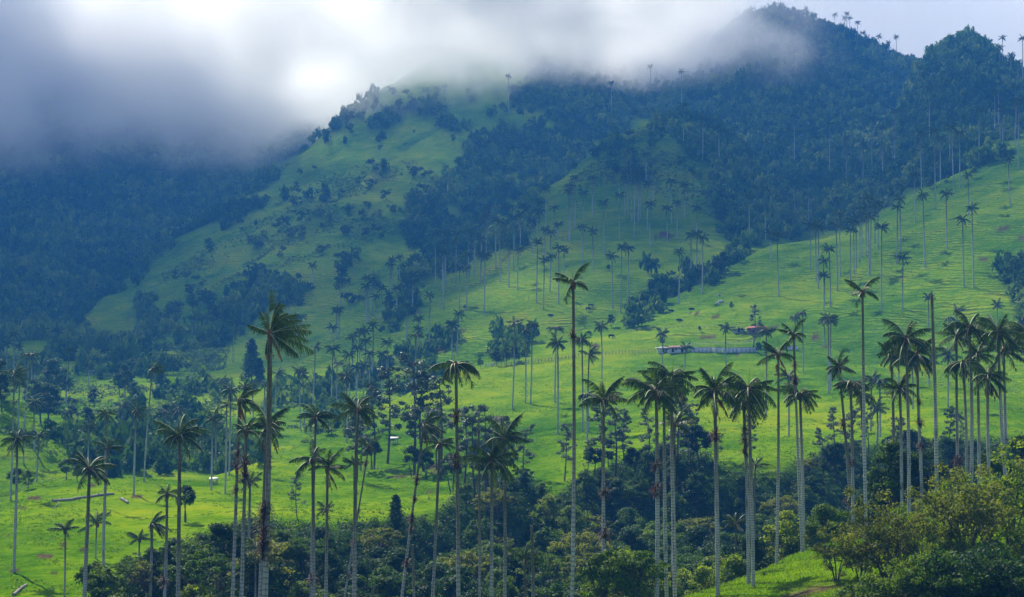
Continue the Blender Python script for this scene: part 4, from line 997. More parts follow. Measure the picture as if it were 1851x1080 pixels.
# palms farther off: group -> (label, rows of (top column, top row, foot column, foot row)); the foot is looked up on the ground
FAR = {
 'wax palms in the far left valley': ('dim palm in the shaded valley behind the sunny meadow', [
   (55, 641, 44, 776), (25, 605, 25, 690), (13, 622, 11, 681), (33, 626, 33, 666), (57, 645, 57, 700), (64, 664, 63, 692), (62, 728, 62, 815), (126, 633, 118, 728), (120, 692, 120, 735), (130, 727, 130, 760),
   (104, 600, 103, 640), (162, 772, 160, 858), (36, 690, 33, 778), (43, 790, 43, 840), (222, 735, 220, 790), (118, 748, 117, 800), (160, 660, 160, 700), (300, 745, 300, 800), (225, 690, 226, 740)]),
 'wax palms below the low spur': ('palm in the bushy valley at the foot of the grassy spur', [
   (321, 742, 320, 815), (390, 766, 390, 840), (365, 787, 364, 840), (417, 706, 414, 860), (442, 700, 445, 850), (478, 697, 478, 780), (501, 676, 497, 752), (547, 676, 552, 783), (541, 670, 544, 780), (400, 690, 400, 760), (456, 700, 458, 770)]),
 'wax palms on the low spur': ('small hazy palm on the grassy spur in the middle distance', [
   (423, 582, 421, 655), (545, 573, 545, 600), (351, 549, 350, 590), (522, 545, 522, 580), (609, 562, 609, 612), (612, 560, 614, 613), (601, 592, 600, 618), (348, 576, 348, 620), (616, 512, 616, 553), (536, 575, 537, 610), (565, 480, 565, 510), (627, 508, 628, 545)]),
 'wax palms crowded in the gully mouth': ('palm in the crowded grove at the gully mouth behind the silvery trees', [
   (570, 626, 565, 750), (602, 631, 599, 738), (609, 658, 608, 745), (700, 619, 697, 702), (702, 649, 702, 680), (675, 588, 672, 692), (661, 598, 660, 668), (661, 616, 661, 690), (668, 639, 668, 705), (656, 661, 657, 718), (646, 629, 646, 706), (644, 664, 644, 722),
   (631, 641, 632, 728), (670, 699, 667, 776), (626, 681, 627, 800), (690, 640, 690, 720), (650, 600, 651, 690), (637, 610, 637, 700)]),
 'wax palms on the palm spur foot': ('palm in the file that climbs the gully beside the central spur', [
   (664, 503, 666, 580), (674, 508, 673, 573), (662, 517, 663, 582), (690, 521, 689, 577), (679, 536, 679, 577), (709, 470, 708, 528), (706, 478, 705, 530), (722, 466, 722, 518), (702, 533, 702, 580), (717, 521, 717, 570), (746, 498, 746, 560), (746, 510, 745, 565), (736, 551, 735, 615),
   (752, 606, 752, 728), (756, 576, 757, 625), (757, 596, 757, 640), (777, 534, 776, 625)]),
 'wax palms on the central spur': ('slender hazy palm dotting the grassy central spur', [
   (787, 423, 787, 520), (806, 421, 806, 515), (804, 440, 805, 520), (803, 458, 801, 559), (825, 422, 824, 510), (847, 418, 847, 500), (860, 423, 857, 500), (869, 432, 869, 490), (880, 376, 880, 450), (879, 390, 879, 460), (871, 400, 871, 470), (845, 461, 844, 562), (831, 485, 830, 560), (870, 461, 868, 512), (877, 462, 875, 570),
   (896, 397, 896, 485), (904, 400, 904, 510), (920, 436, 920, 520), (929, 393, 928, 490), (941, 387, 940, 450), (937, 451, 936, 525), (962, 401, 962, 457), (971, 381, 971, 425), (976, 382, 976, 428), (987, 341, 987, 410), (985, 415, 985, 475), (995, 420, 995, 500), (972, 437, 970, 548), (984, 470, 982, 560), (996, 465, 994, 528), (1002, 376, 1002, 425),
   (1010, 448, 1010, 550), (1020, 453, 1019, 500), (1009, 409, 1009, 430), (816, 586, 816, 672), (829, 567, 826, 640), (844, 485, 844, 562), (800, 450, 801, 557)]),
 'wax palms on the upper central spur': ('tall thin palm on the open slope below the forested peak', [
   (1053, 411, 1053, 480), (1072, 419, 1073, 490), (1091, 367, 1092, 460), (1106, 463, 1107, 558), (1124, 447, 1122, 565), (1136, 449, 1135, 543), (1120, 353, 1120, 435), (1039, 322, 1039, 415), (1031, 336, 1030, 440), (1028, 347, 1028, 435), (1070, 322, 1071, 389), (1055, 349, 1055, 400), (1119, 306, 1119, 370),
   (1134, 311, 1135, 386), (1140, 301, 1142, 400), (1148, 316, 1146, 430), (1155, 306, 1154, 400), (1129, 322, 1130, 390), (1156, 326, 1157, 398), (1171, 331, 1171, 417), (1180, 313, 1181, 370), (1175, 370, 1175, 445), (1213, 328, 1214, 405), (1206, 377, 1206, 440), (1224, 367, 1224, 430), (1238, 335, 1238, 393), (1260, 376, 1260, 440),
   (1249, 426, 1248, 508), (1260, 423, 1259, 500), (1270, 430, 1270, 531), (1228, 455, 1227, 550), (1168, 280, 1168, 330), (1140, 270, 1140, 330)]),
 'wax palms on the right slope crest': ('palm in the dense row along the crest of the right hand pasture', [
   (1405, 425, 1408, 536), (1393, 421, 1394, 473), (1465, 406, 1465, 488), (1474, 407, 1475, 510), (1480, 410, 1479, 522), (1498, 451, 1501, 555), (1489, 471, 1489, 540), (1490, 498, 1489, 562), (1511, 408, 1514, 527), (1517, 386, 1519, 500), (1537, 415, 1537, 506), (1547, 393, 1548, 485), (1555, 376, 1554, 475), (1558, 386, 1558, 466),
   (1566, 371, 1565, 462), (1568, 358, 1572, 500), (1575, 391, 1573, 497), (1587, 368, 1587, 450), (1594, 411, 1594, 565), (1582, 372, 1582, 440), (1543, 400, 1544, 495)]),
 'wax palms on the steep right pasture': ('lone slender palm on the steep pasture below the rocky crag', [
   (1627, 361, 1628, 457), (1622, 374, 1621, 477), (1626, 334, 1626, 400), (1668, 353, 1672, 485), (1710, 351, 1712, 450), (1740, 397, 1743, 520), (1757, 376, 1760, 520), (1750, 316, 1750, 390), (1822, 288, 1826, 370), (1633, 466, 1632, 560), (1664, 240, 1666, 345), (1689, 237, 1691, 380), (1653, 316, 1655, 402), (1720, 232, 1724, 350), (1841, 182, 1841, 305), (1812, 200, 1812, 275), (1832, 483, 1832, 540),
   (1678, 538, 1678, 600), (1730, 561, 1730, 620), (1715, 574, 1715, 620), (1802, 551, 1802, 610), (1700, 250, 1700, 330), (1770, 200, 1770, 300), (1735, 240, 1735, 340)]),
 'wax palms along the fence line': ('clear stemmed palm on the pasture around the farm fence', [
   (818, 587, 816, 672), (930, 584, 926, 740), (950, 598, 950, 729), (961, 585, 959, 730), (1005, 593, 1003, 728), (1008, 620, 1008, 785), (1052, 614, 1053, 780), (1065, 641, 1064, 780), (1060, 713, 1062, 803), (1087, 590, 1088, 685), (1197, 603, 1197, 660), (1239, 637, 1239, 668), (1312, 593, 1313, 668), (1385, 599, 1385, 750), (1450, 565, 1452, 675), (1437, 573, 1437, 660), (1490, 580, 1491, 628), (1497, 576, 1498, 712), (1502, 579, 1501, 705), (1425, 681, 1426, 790)]),
 'wax palms on the lower right pasture': ('bluish palm on the green pasture behind the right hand palm group', [
   (1713, 641, 1714, 737), (1585, 738, 1585, 805), (1591, 689, 1591, 790), (1576, 686, 1574, 780), (1648, 656, 1650, 740), (1625, 646, 1625, 700), (1848, 580, 1848, 640), (1680, 650, 1680, 700)]),
 'wax palms on the misty skyline': ('misty palm silhouette on the skyline ridge beside the peaks', [
   (1509, 27, 1509, 54), (1527, 33, 1527, 64), (1531, 25, 1531, 66), (1536, 33, 1536, 68), (1550, 41, 1551, 75), (1560, 60, 1560, 80), (1589, 66, 1589, 92), (1606, 77, 1606, 100), (1620, 67, 1620, 106), (1332, 24, 1332, 46), (1334, 34, 1334, 50), (1812, 69, 1812, 124), (1808, 87, 1808, 122), (1827, 100, 1827, 140), (1848, 70, 1848, 158), (1840, 112, 1840, 150), (1270, 40, 1270, 82)]),
 'wax palms rising from the mountain forest': ('dim palm rising out of the dark forest under the crag', [
   (1717, 212, 1717, 300), (1805, 152, 1805, 240), (1798, 166, 1798, 245), (1836, 158, 1836, 250), (1836, 188, 1835, 260), (1808, 192, 1808, 262), (1680, 160, 1680, 260), (1617, 200, 1617, 310), (1500, 225, 1500, 320), (1436, 210, 1436, 300), (1462, 330, 1462, 410), (1437, 330, 1437, 400), (1383, 340, 1384, 443), (1354, 355, 1355, 438), (1530, 250, 1530, 340), (1560, 260, 1560, 340), (1576, 215, 1576, 320), (1595, 230, 1596, 330), (1236, 190, 1236, 270), (1176, 120, 1176, 180), (1232, 130, 1232, 200), (1105, 150, 1105, 200), (919, 138, 920, 205), (1300, 230, 1300, 300), (1270, 215, 1270, 290)]),
}
nfar = 0
for grp, (lab, rows) in FAR.items():
    for tu, tv, bu, bv in rows:
        h = hit(bu, bv, 330)
        if h is None:
            i = int((bu - GU[0]) / (GU[1] - GU[0])); vis = np.nonzero((TV[i] <= RUN[i] + 0.01) & (GY > 330))[0]
            j = vis[np.argmin(np.abs(TV[i][vis] - bv))]; y = GY[j]; x = (bu - UC) / F_PX * y; h = (x, y, ground(x, y))
        d = h[1]
        Hm = (V0 - tv) * d / F_PX - h[2]
        if Hm < 8: Hm = 8.0
        if Hm > 58: Hm = 58.0
        top = np.array([(tu - UC) / F_PX * d, d, h[2] + Hm])
        nfar += 1
        if d < 640: palm(top, h, lab, grp, style=random.choice(['full', 'full_b', 'dense', 'gust', 'umbrella']), rad=0.27, cs=1.1)
        else: palm(top, h, lab, grp, rad=0.28 + 0.06 * min(1, (d - 600) / 700), cs=1.15 + 0.25 * min(1, max(0, (d - 700) / 700)) * random.uniform(0.6, 1.2), is_far=True)
print('palms', palm_count, 'far', nfar)

# ------------------------------------------------------------------ trees and shrubs
def bez(p0, p1, p2, n):
    t = np.linspace(0, 1, n)[:, None]
    return (1 - t) ** 2 * np.asarray(p0) + 2 * t * (1 - t) * np.asarray(p1) + t * t * np.asarray(p2)


def tree_mesh(seed, kind, leaf):
    """returns (trunk mesh, crown mesh); metres"""
    r = np.random.default_rng(seed)
    wood, lv = MB(), MB()
    def puff(c, rad, n, size, flat=0.62):
        V, F = leaves(c, n, size, (rad, rad, rad * flat), 0.55, r)
        lv.add(V, F, 0, np.repeat(np.clip(r.normal(0.5 + r.normal(0, 0.12), 0.2, n), 0, 1), 4))
    if kind == 'broad':
        H = r.uniform(9.5, 12.5); base = H * r.uniform(0.30, 0.42); Rm = H * r.uniform(0.30, 0.38)
        top = np.array([r.normal(0, .6), r.normal(0, .6), H * 0.62])
        wood.tube(bez((0, 0, -0.6), (r.normal(0, .4), r.normal(0, .4), H * .35), top, 9), np.linspace(0.26, 0.10, 9), 6)
        lobes = r.normal(0, 0.16, 6)
        for k in range(46):
            a = r.random() * 6.283; h = r.random() ** 0.8
            prof = math.sin(math.pi * min(1, 0.18 + 0.80 * h)) ** 0.7
            rr = Rm * prof * (r.random() ** 0.38) * (1 + lobes[int(a / 6.284 * 6)])
            c = np.array([math.cos(a) * rr, math.sin(a) * rr, base + (H - base) * h])
            if k < 16:
                s0 = np.array([0, 0, 0.]) + top * r.uniform(0.45, 1.0)
                wood.tube(bez(s0, (s0 + c) / 2 + np.array([0, 0, -0.4]), c, 6), np.linspace(0.09, 0.025, 6), 4, cap=False)
            puff(c, r.uniform(0.7, 1.45), r.integers(60, 125), 0.36)
    elif kind == 'dome':                                    # umbrella-like, layered shelves
        H = r.uniform(9, 11.5); top = np.array([r.normal(0, .5), r.normal(0, .5), H * 0.68])
        wood.tube(bez((0, 0, -0.6), (r.normal(0, .7), r.normal(0, .7), H * .35), top, 9), np.linspace(0.24, 0.10, 9), 6)
        for k in range(34):
            a = r.random() * 6.283; rr = H * 0.46 * r.random() ** 0.55
            c = np.array([math.cos(a) * rr, math.sin(a) * rr, H - (rr / (H * 0.46)) ** 2 * H * 0.22 + r.normal(0, .45) - (r.random() < .3) * 1.6])
            if k < 22: wood.tube(bez(top * r.uniform(.6, 1), (top + c) / 2 + np.array([0, 0, -.3]), c, 6), np.linspace(0.09, 0.02, 6), 4, cap=False)
            puff(c, r.uniform(0.8, 1.5), r.integers(70, 120), 0.34, 0.36)
    elif kind == 'airy':                                    # tall and open, separate tufts on a pale stem
        H = r.uniform(15, 19); top = np.array([r.normal(0, .8), r.normal(0, .8), H * 0.95])
        sp = bez((0, 0, -0.6), (r.normal(0, .8), r.normal(0, .8), H * .5), top, 14)
        wood.tube(sp, np.linspace(0.26, 0.06, 14), 6)
        for k in range(30):
            h = 0.34 + 0.66 * (k + r.random()) / 30
            s0 = np.array([np.interp(h, np.linspace(0, 1, 14), sp[:, c]) for c in range(3)])
            a = r.random() * 6.283; rr = (1 - 0.62 * h) * 4.4 * r.uniform(0.35, 1)
            c = s0 + np.array([math.cos(a) * rr, math.sin(a) * rr, rr * 0.28 + r.normal(0, .3)])
            wood.tube(bez(s0, (s0 + c) / 2 + np.array([0, 0, -.2]), c, 5), np.linspace(0.07, 0.02, 5), 4, cap=False)
            puff(c, r.uniform(0.55, 1.15), r.integers(45, 85), 0.36, 0.6)
            if r.random() < .5: puff((s0 + 2 * c) / 3 + r.normal(0, .4, 3), r.uniform(.4, .8), 35, 0.34, 0.6)
    elif kind == 'round':                                   # dense dark rounded crown on a visible stem
        H = r.uniform(9, 11)
        for q in range(2):
            wood.tube(bez((r.normal(0, .3), 0, -0.6), (r.normal(0, .7), r.normal(0, .5), H * .3), (r.normal(0, 1.), r.normal(0, .8), H * .65), 9), np.linspace(0.2, 0.08, 9), 6)
        for k in range(30):
            a = r.random() * 6.283; e = r.uniform(-0.5, 1.4); rr = r.uniform(0.6, 1)
            c = np.array([math.cos(a) * math.cos(e) * 3.0 * rr, math.sin(a) * math.cos(e) * 2.8 * rr, H * 0.66 + math.sin(e) * 3.0 * rr])
            if k < 10: wood.tube(bez((0, 0, H * .5), (c + np.array([0, 0, H * .5])) / 2, c, 5), np.linspace(0.08, 0.02, 5), 4, cap=False)
            puff(c, r.uniform(0.7, 1.15), r.integers(90, 140), 0.36, 0.8)
    elif kind == 'conifer':
        H = r.uniform(12, 14)
        wood.tube([(0, 0, -0.6), (0.05, 0, H * .5), (0, 0, H)], [0.24, 0.13, 0.03], 6)
        for k in range(60):
            h = 0.10 + 0.90 * (k / 59.0) ** 0.9; rr = (1 - h) ** 0.5 * 3.7 * r.uniform(0.45, 1.1) + 0.2
            a = k * 2.4
            c = np.array([math.cos(a) * rr * .75, math.sin(a) * rr * .75, h * H - rr * .12])
            puff(c, 0.45 + rr * .36, int(60 + 30 * rr), 0.34, 0.6)
    elif kind == 'bush':                                    # several crooked stems, open at the foot
        H = r.uniform(5.6, 6.8)
        for q in range(5):
            a = q * 1.3 + r.random(); sp_ = r.uniform(0.8, 2.0)
            tip = np.array([math.cos(a) * sp_, math.sin(a) * sp_, H * r.uniform(.55, .75)])
            wood.tube(bez((math.cos(a) * .15, math.sin(a) * .15, -0.4), (math.cos(a) * sp_ * .25, math.sin(a) * sp_ * .3, H * .35), tip, 8), np.linspace(0.11, 0.035, 8), 6)
            for k in range(13):
                c = tip + np.array([r.normal(0, 1.05), r.normal(0, 1.05), r.normal(0.1, 1.15)])
                if k < 7: wood.tube(bez(tip * np.array([.8, .8, r.uniform(.5, .95)]), (tip + c) / 2, c, 5), np.linspace(0.035, 0.012, 5), 4, cap=False)
                puff(c, r.uniform(0.42, 0.85), r.integers(50, 100), 0.19, 0.7)
    elif kind == 'tangle':                                  # low thicket, foliage to the ground
        H = r.uniform(2.6, 3.4)
        for q in range(6): wood.tube(bez((r.normal(0, .5), r.normal(0, .4), -0.4), (r.normal(0, .8), r.normal(0, .6), H * .4), (r.normal(0, 1.4), r.normal(0, 1), H * .8), 6), np.linspace(0.06, 0.02, 6), 4)
        for k in range(44):
            c = np.array([r.normal(0, 1.35), r.normal(0, 1.1), H * r.random() ** 0.8])
            puff(c, r.uniform(0.4, 0.8), r.integers(60, 110), 0.18, 0.75)
    elif kind == 'scrub':                                   # small hillside shrub seen from afar
        H = r.uniform(3.2, 4.6)
        wood.tube([(0, 0, -0.3), (r.normal(0, .2), 0, H * .5)], [0.1, 0.05], 4)
        for k in range(12):
            c = np.array([r.normal(0, 1.0), r.normal(0, 1.0), H * r.uniform(.25, .95)])
            puff(c, r.uniform(0.6, 1.1), 26, 0.5, 0.75)
    elif kind == 'bare':                                    # thin grey twigs with few leaves
        H = r.uniform(8, 10)
        top = np.array([r.normal(0, .6), r.normal(0, .6), H * .55])
        wood.tube(bez((0, 0, -.6), (r.normal(0, .5), 0, H * .3), top, 8), np.linspace(.18, .07, 8), 6)
        for k in range(26):
            a = r.random() * 6.283; rr = r.uniform(1, 3.4)
            c = np.array([math.cos(a) * rr, math.sin(a) * rr, H * r.uniform(.6, 1.0)])
            s0 = top * r.uniform(.55, 1)
            wood.tube(bez(s0, (s0 + c) / 2 + r.normal(0, .3, 3), c, 6), np.linspace(.06, .012, 6), 4, cap=False)
            for j in range(4):
                c2 = c + r.normal(0, .8, 3); wood.tube([(s0 + c) / 2, (c + c2) / 2, c2], [.03, .02, .008], 4, cap=False)
            puff(c, r.uniform(.5, .9), 16, 0.28, 0.5)
    return wood.mesh('trunk', [M['bark']]), lv.mesh('crown', [M[leaf]])


TREES = {
 'broad_dark': [tree_mesh(1000 + i, 'broad', 'leaf_dark') for i in range(4)],
 'broad_mid': [tree_mesh(1020 + i, 'broad', 'leaf_mid') for i in range(3)],
 'broad_light': [tree_mesh(1030 + i, 'broad', 'leaf_light') for i in range(2)],
 'dome': [tree_mesh(1040 + i, 'dome', 'leaf_mid') for i in range(3)],
 'dome_olive': [tree_mesh(1045 + i, 'dome', 'leaf_olive') for i in range(2)],
 'airy': [tree_mesh(1060 + i, 'airy', 'leaf_grey') for i in range(4)],
 'round': [tree_mesh(1070 + i, 'round', 'leaf_dark') for i in range(2)],
 'conifer': [tree_mesh(1080 + i, 'conifer', 'leaf_dark') for i in range(2)],
 'bush_olive': [tree_mesh(1090 + i, 'bush', 'leaf_olive') for i in range(3)],
 'bush_light': [tree_mesh(1100 + i, 'bush', 'leaf_light') for i in range(3)],
 'tangle': [tree_mesh(1110 + i, 'tangle', 'leaf_mid') for i in range(3)],
 'tangle_dark': [tree_mesh(1115 + i, 'tangle', 'leaf_dark') for i in range(2)],
 'scrub': [tree_mesh(1120 + i, 'scrub', 'leaf_dark') for i in range(4)],
 'bare': [tree_mesh(1130 + i, 'bare', 'leaf_olive') for i in range(2)],
}
ntree = 0


def plant(kind, x, y, scale, label, group=None, name='tree', cat='tree', z=None, squash=1.0, sink=0.15):
    global ntree
    ntree += 1
    zz = ground(x, y) if z is None else z
    root = empty(name, (x, y, zz - sink))
    tag(root, label, cat, group)
    tm, cm = random.choice(TREES[kind])
    t = link('trunk', tm, root); c = link('crown', cm, root)
    rz = random.random() * 6.28
    for o in (t, c):
        o.scale = (scale, scale, scale * squash); o.rotation_euler.z = rz
    return root


# the ravine forest: trees on the low ground between knoll and meadows
RAV_LABEL = {'broad_dark': ('dark green broadleaf tree massed in the shaded ravine', 'dark ravine trees'),
             'broad_mid': ('mid green broadleaf tree in the ravine forest', 'mid green ravine trees'),
             'broad_light': ('yellow green leafy tree catching sun in the ravine', 'bright ravine trees'),
             'dome': ('flat topped layered green tree in the ravine forest', 'layered ravine trees'),
             'dome_olive': ('olive brown flat topped tree in the ravine forest', 'olive ravine trees'),
             'bare': ('thin nearly leafless grey tree at the forest edge', 'bare ravine trees'),
             'round': ('dense rounded dark tree at the ravine edge', 'rounded ravine trees')}
CAN_U = [150, 200, 230, 300, 380, 460, 520, 560, 640, 690, 715, 760, 790, 830, 870, 940, 985, 1010, 1050, 1110, 1200, 1260, 1320, 1380, 1450, 1500, 1570, 1650, 1720, 1800, 1900]
CAN_V = [1085, 1062, 1020, 985, 965, 935, 955, 955, 945, 945, 935, 940, 925, 880, 850, 845, 880, 895, 860, 830, 800, 800, 835, 850, 830, 800, 790, 785, 800, 790, 780]
def canopy_ok(u, v): return v > np.interp(u, CAN_U, CAN_V)
placed = []
rr_ = np.random.default_rng(77)
tries = 0
while len(placed) < 290 and tries < 16000:
    tries += 1
    y = 178 + (392 - 178) * rr_.random() ** 1.1; u = rr_.uniform(150, 1900); x = (u - UC) / F_PX * y
    z = ground(x, y)
    if y < 205 and 1150 < u: continue
    knoll_top = np.interp(u, [1100, 1240, 1400, 1560, 1851], [1140, 1080, 1014, 960, 872])
    sc = rr_.uniform(0.72, 1.08)
    vt = V0 - F_PX * (z + 10.2 * sc) / y
    if not canopy_ok(u, vt):
        sc2 = ((V0 - np.interp(u, CAN_U, CAN_V)) * y / F_PX - z) / 10.4
        if sc2 < 0.42: continue
        sc = min(sc, sc2)
        vt = V0 - F_PX * (z + 10.2 * sc) / y
    if vt > 1100: continue
    if vt > knoll_top + 25 and y < 225 and u > 1150: continue
    if any((x - a) ** 2 + (y - b) ** 2 < (1.65 * (sc + s2)) ** 2 for a, b, s2 in placed): continue
    placed.append((x, y, sc))
    sunny = y < 235
    kind = rr_.choice(['broad_dark', 'broad_mid', 'broad_light', 'dome', 'dome_olive', 'bare'], p=[0.40, 0.22, 0.08, 0.15, 0.07, 0.08])
    plant(kind, x, y, sc, *RAV_LABEL[kind], z=z)


def at_px(kind, u, vb, vt, d, label, group=None, name='tree', cat='tree', href=10.3, squash=1.0, dmin=190):
    """a tree whose foot is seen at (u, vb), or stands d metres away, with its top on row vt"""
    if d is None:
        h = hit(u, vb, dmin)
        if h is None: return
        x, y, z = h
    else:
        y = d; x = (u - UC) / F_PX * y; z = ground(x, y)
    hgt = (V0 - vt) * y / F_PX - z
    plant(kind, x, y, max(0.25, hgt / href), label, group, name, cat, z, squash)


# trees one can tell apart
at_px('broad_light', 1120, 0, 1000, 196, 'bright yellow green bush tree below the front palm of the crowded four')
at_px('broad_light', 1165, 0, 1012, 200, 'bright domed tree beside the largest yellow green bush tree')
at_px('broad_light', 1275, 0, 1025, 196, 'pale green round bush at the tip of the grassy knoll', name='bush', cat='bush')
at_px('broad_mid', 1430, 1003, 982, 205, 'small light bush on the crest of the knoll beside two palms', name='bush', cat='bush')
at_px('conifer', 715, 0, 893, 300, 'pointed dark green tree standing against the bright meadow', name='conifer_tree', href=13)
at_px('round', 335, 0, 872, 290, 'dark rounded tree on thin stems at the edge of the sunny meadow')
at_px('airy', 538, 0, 858, 300, 'spreading grey leaved tree with bare stem on the bright meadow', href=17)
for k, (u, vb, vt) in enumerate([(652, 852, 755), (676, 848, 700), (700, 838, 672), (748, 858, 645), (767, 852, 674), (795, 868, 690), (790, 850, 735), (860, 900, 735), (880, 905, 742), (645, 870, 735), (905, 880, 760), (835, 895, 745)]):
    at_px('airy', u, vb, vt, None, 'tall silvery leaved tree in the open grove on the meadow', 'silvery meadow trees', href=17)
for k, (u, vb, vt) in enumerate([(672, 850, 790), (745, 862, 800), (770, 866, 806), (815, 890, 812), (880, 895, 790), (905, 885, 800)]):
    at_px('round', u, vb, vt, None, 'dark round tree mixed among the silvery meadow trees', 'dark meadow trees', href=10.5)
for (u, vb, vt) in [(1020, 890, 770), (1085, 880, 720), (1110, 885, 730), (1130, 890, 740), (1170, 880, 740), (1232, 880, 715), (1245, 885, 735), (1260, 880, 765), (1300, 885, 785), (1060, 880, 800), (950, 890, 770), (1355, 870, 755), (1510, 850, 740), (1545, 850, 735), (1570, 840, 745), (1485, 860, 775), (1720, 830, 735), (1735, 835, 745), (1625, 850, 760)]:
    at_px('airy', u, 0, vt, min(370, 352 + random.random() * 22), 'loose grey green tree at the upper edge of the ravine forest', 'grey edge trees', href=17)
for (u, vt) in [(1240, 770), (1258, 760), (1075, 800), (1100, 810), (1150, 800), (1500, 800), (1690, 790), (1665, 800), (1600, 790)]:
    at_px('round', u, 0, vt, 350 + random.random() * 20, 'dense dark tree rising at the upper ravine edge', 'dark edge trees', href=10.5)

# shrubs by the sunny meadow and its far edge
for (u, vb, vt, lab) in [(120, 868, 825, 'grey green spreading bush at the back of the sunny meadow'), (30, 890, 842, 'dark bush by the corner palm of the sunny meadow'), (50, 885, 850, 'smaller dark bush next to the corner bush'), (140, 872, 836, 'green bush tucked beside the spreading meadow bush')]:
    at_px('broad_mid', u, vb, vt, None, lab, name='bush', cat='bush', href=10.5)
for (u, vb, vt) in [(75, 768, 690), (88, 775, 700), (60, 740, 690), (225, 700, 662), (232, 708, 668), (290, 705, 672), (245, 730, 690), (215, 715, 675), (0, 715, 655), (3, 745, 680), (158, 790, 740), (130, 775, 735), (170, 740, 705), (230, 790, 755), (300, 780, 735), (98, 720, 655), (95, 700, 650)]:
    at_px('broad_dark', u, vb, vt, None, 'dark tree in the shady valley behind the sunny meadow', 'dark valley trees', href=10.5)
for (u, vb, vt, lab) in [(455, 688, 617, 'tall bluish conifer shaped tree alone on the grassy spur'), (470, 690, 650, 'lower dark tree beside the lone conifer on the grassy spur')]:
    at_px('conifer', u, vb, vt, None, lab, name='conifer_tree', href=13)
for (u, vb, vt, lab) in [(736, 540, 512, 'dark rounded tree where the gully meets the spur'), (705, 570, 535, 'dark tree at the foot of the palm file in the gully'), (1105, 592, 568, 'round blue green tree at the gully end above the fence'),
                         (1310, 495, 455, 'bushy dark tree where the pasture meets the mountain forest'), (1100, 490, 478, 'low wide dark bush on the open spur'), (840, 560, 553, 'low dark bush on the open central spur')]:
    at_px('broad_dark', u, vb, vt, None, lab, href=10.5)
for (u, vb, vt) in [(1361, 628, 556)]:
    at_px('airy', u, vb, vt, None, 'thin open tree in front of the red farm roof', 'thin farm trees', href=17)
for (u, vb, vt) in [(1385, 645, 622), (1372, 640, 618), (1400, 648, 628)]:
    at_px('broad_dark', u, vb, vt, None, 'dark bush at the end of the farm wall', 'farm wall bushes', name='bush', cat='bush', href=10.5)
for (u, vb, vt) in [(897, 662, 634), (915, 660, 630), (930, 655, 628), (868, 665, 648), (845, 668, 652), (1322, 560, 548), (1197, 625, 610), (1265, 600, 596)]:
    at_px('broad_dark', u, vb, vt, None, 'dark bush along the hedge by the farm fence', 'fence line bushes', name='bush', cat='bush', href=10.5)

# scattered trees on the bright ridge and spur
sc_r = np.random.default_rng(5)
nsc = 0
SCAT = [([(560, 330), (720, 290), (800, 320), (760, 400), (700, 470), (600, 480), (520, 430)], 34), ([(290, 480), (430, 400), (540, 320), (560, 430), (460, 520), (330, 540)], 30), ([(600, 230), (720, 160), (900, 160), (860, 220), (700, 280)], 14),
        ([(1000, 300), (1160, 220), (1240, 270), (1300, 360), (1100, 330)], 26), ([(300, 560), (420, 530), (400, 650), (280, 690)], 22), ([(600, 480), (700, 470), (690, 540), (610, 560)], 9), ([(820, 380), (960, 370), (1040, 330), (960, 420)], 10), ([(1640, 300), (1780, 250), (1800, 280), (1680, 350)], 12)]
for poly, n in SCAT:
    P = np.array(poly); k = 0; tr = 0
    while k < n and tr < 4000:
        tr += 1
        u, v = sc_r.uniform(P[:, 0].min(), P[:, 0].max()), sc_r.uniform(P[:, 1].min(), P[:, 1].max())
        if not in_poly(np.array([u]), np.array([v]), poly)[0]: continue
        if vnoise(np.array([u / 40]), np.array([v / 30]), 8)[0] < -0.05: continue
        h = hit(u, v, 400)
        if h is None: continue
        k += 1; nsc += 1
        plant('scrub', h[0], h[1], sc_r.uniform(0.8, 2.6), 'hazy dark shrub scattered over the distant grassy slopes', 'hillside shrubs', 'shrub', 'shrub', h[2], sc_r.uniform(0.9, 1.3))

# the bushes on the near knoll
KNOLL = [('bush_olive', 1512, 1052, 955, 'small reddish topped shrub leftmost on the knoll'), ('bush_olive', 1555, 1062, 955, 'low olive shrub at the lip of the knoll bank'), ('bush_olive', 1602, 1060, 905, 'big olive shrub in the middle of the knoll'), ('bush_light', 1665, 1020, 915, 'bright yellow green shrub behind the olive ones'),
         ('bush_light', 1700, 1045, 945, 'leafy light shrub with a leaning dark stem'), ('bush_olive', 1745, 1035, 838, 'tallest olive tree on the knoll with moss clumps'), ('bush_light', 1755, 990, 868, 'light green shrub behind the tallest olive tree'), ('bush_light', 1828, 985, 800, 'tall bright tree at the picture edge of the knoll'),
         ('bush_olive', 1790, 1010, 900, 'olive shrub between the two tallest knoll trees'), ('bush_light', 1850, 1030, 930, 'light bush below the tall bright edge tree'), ('bush_olive', 1628, 1045, 935, 'shadowy olive shrub close behind the big one'), ('bush_light', 1710, 985, 880, 'pale shrub far back on the knoll crest'), ('bush_olive', 1690, 1000, 900, 'grey olive shrub at the back of the knoll')]
for kind, u, vb, vt, lab in KNOLL:
    at_px(kind, u, vb, vt, None if vb < 1075 else 150, lab, name='shrub', cat='shrub', href=6.6, dmin=130)
for (u, d, vt) in [(1700, 140, 1000), (1730, 138, 1010), (1765, 137, 1000), (1800, 138, 1010), (1835, 136, 1000), (1680, 138, 1035), (1860, 138, 1010), (1745, 143, 1015), (1815, 143, 1005)]:
    at_px('tangle_dark' if u % 2 else 'tangle', u, 0, vt, d, 'dark tangled thicket along the bottom of the knoll', 'knoll thickets', name='thicket', cat='thicket', href=3.2)
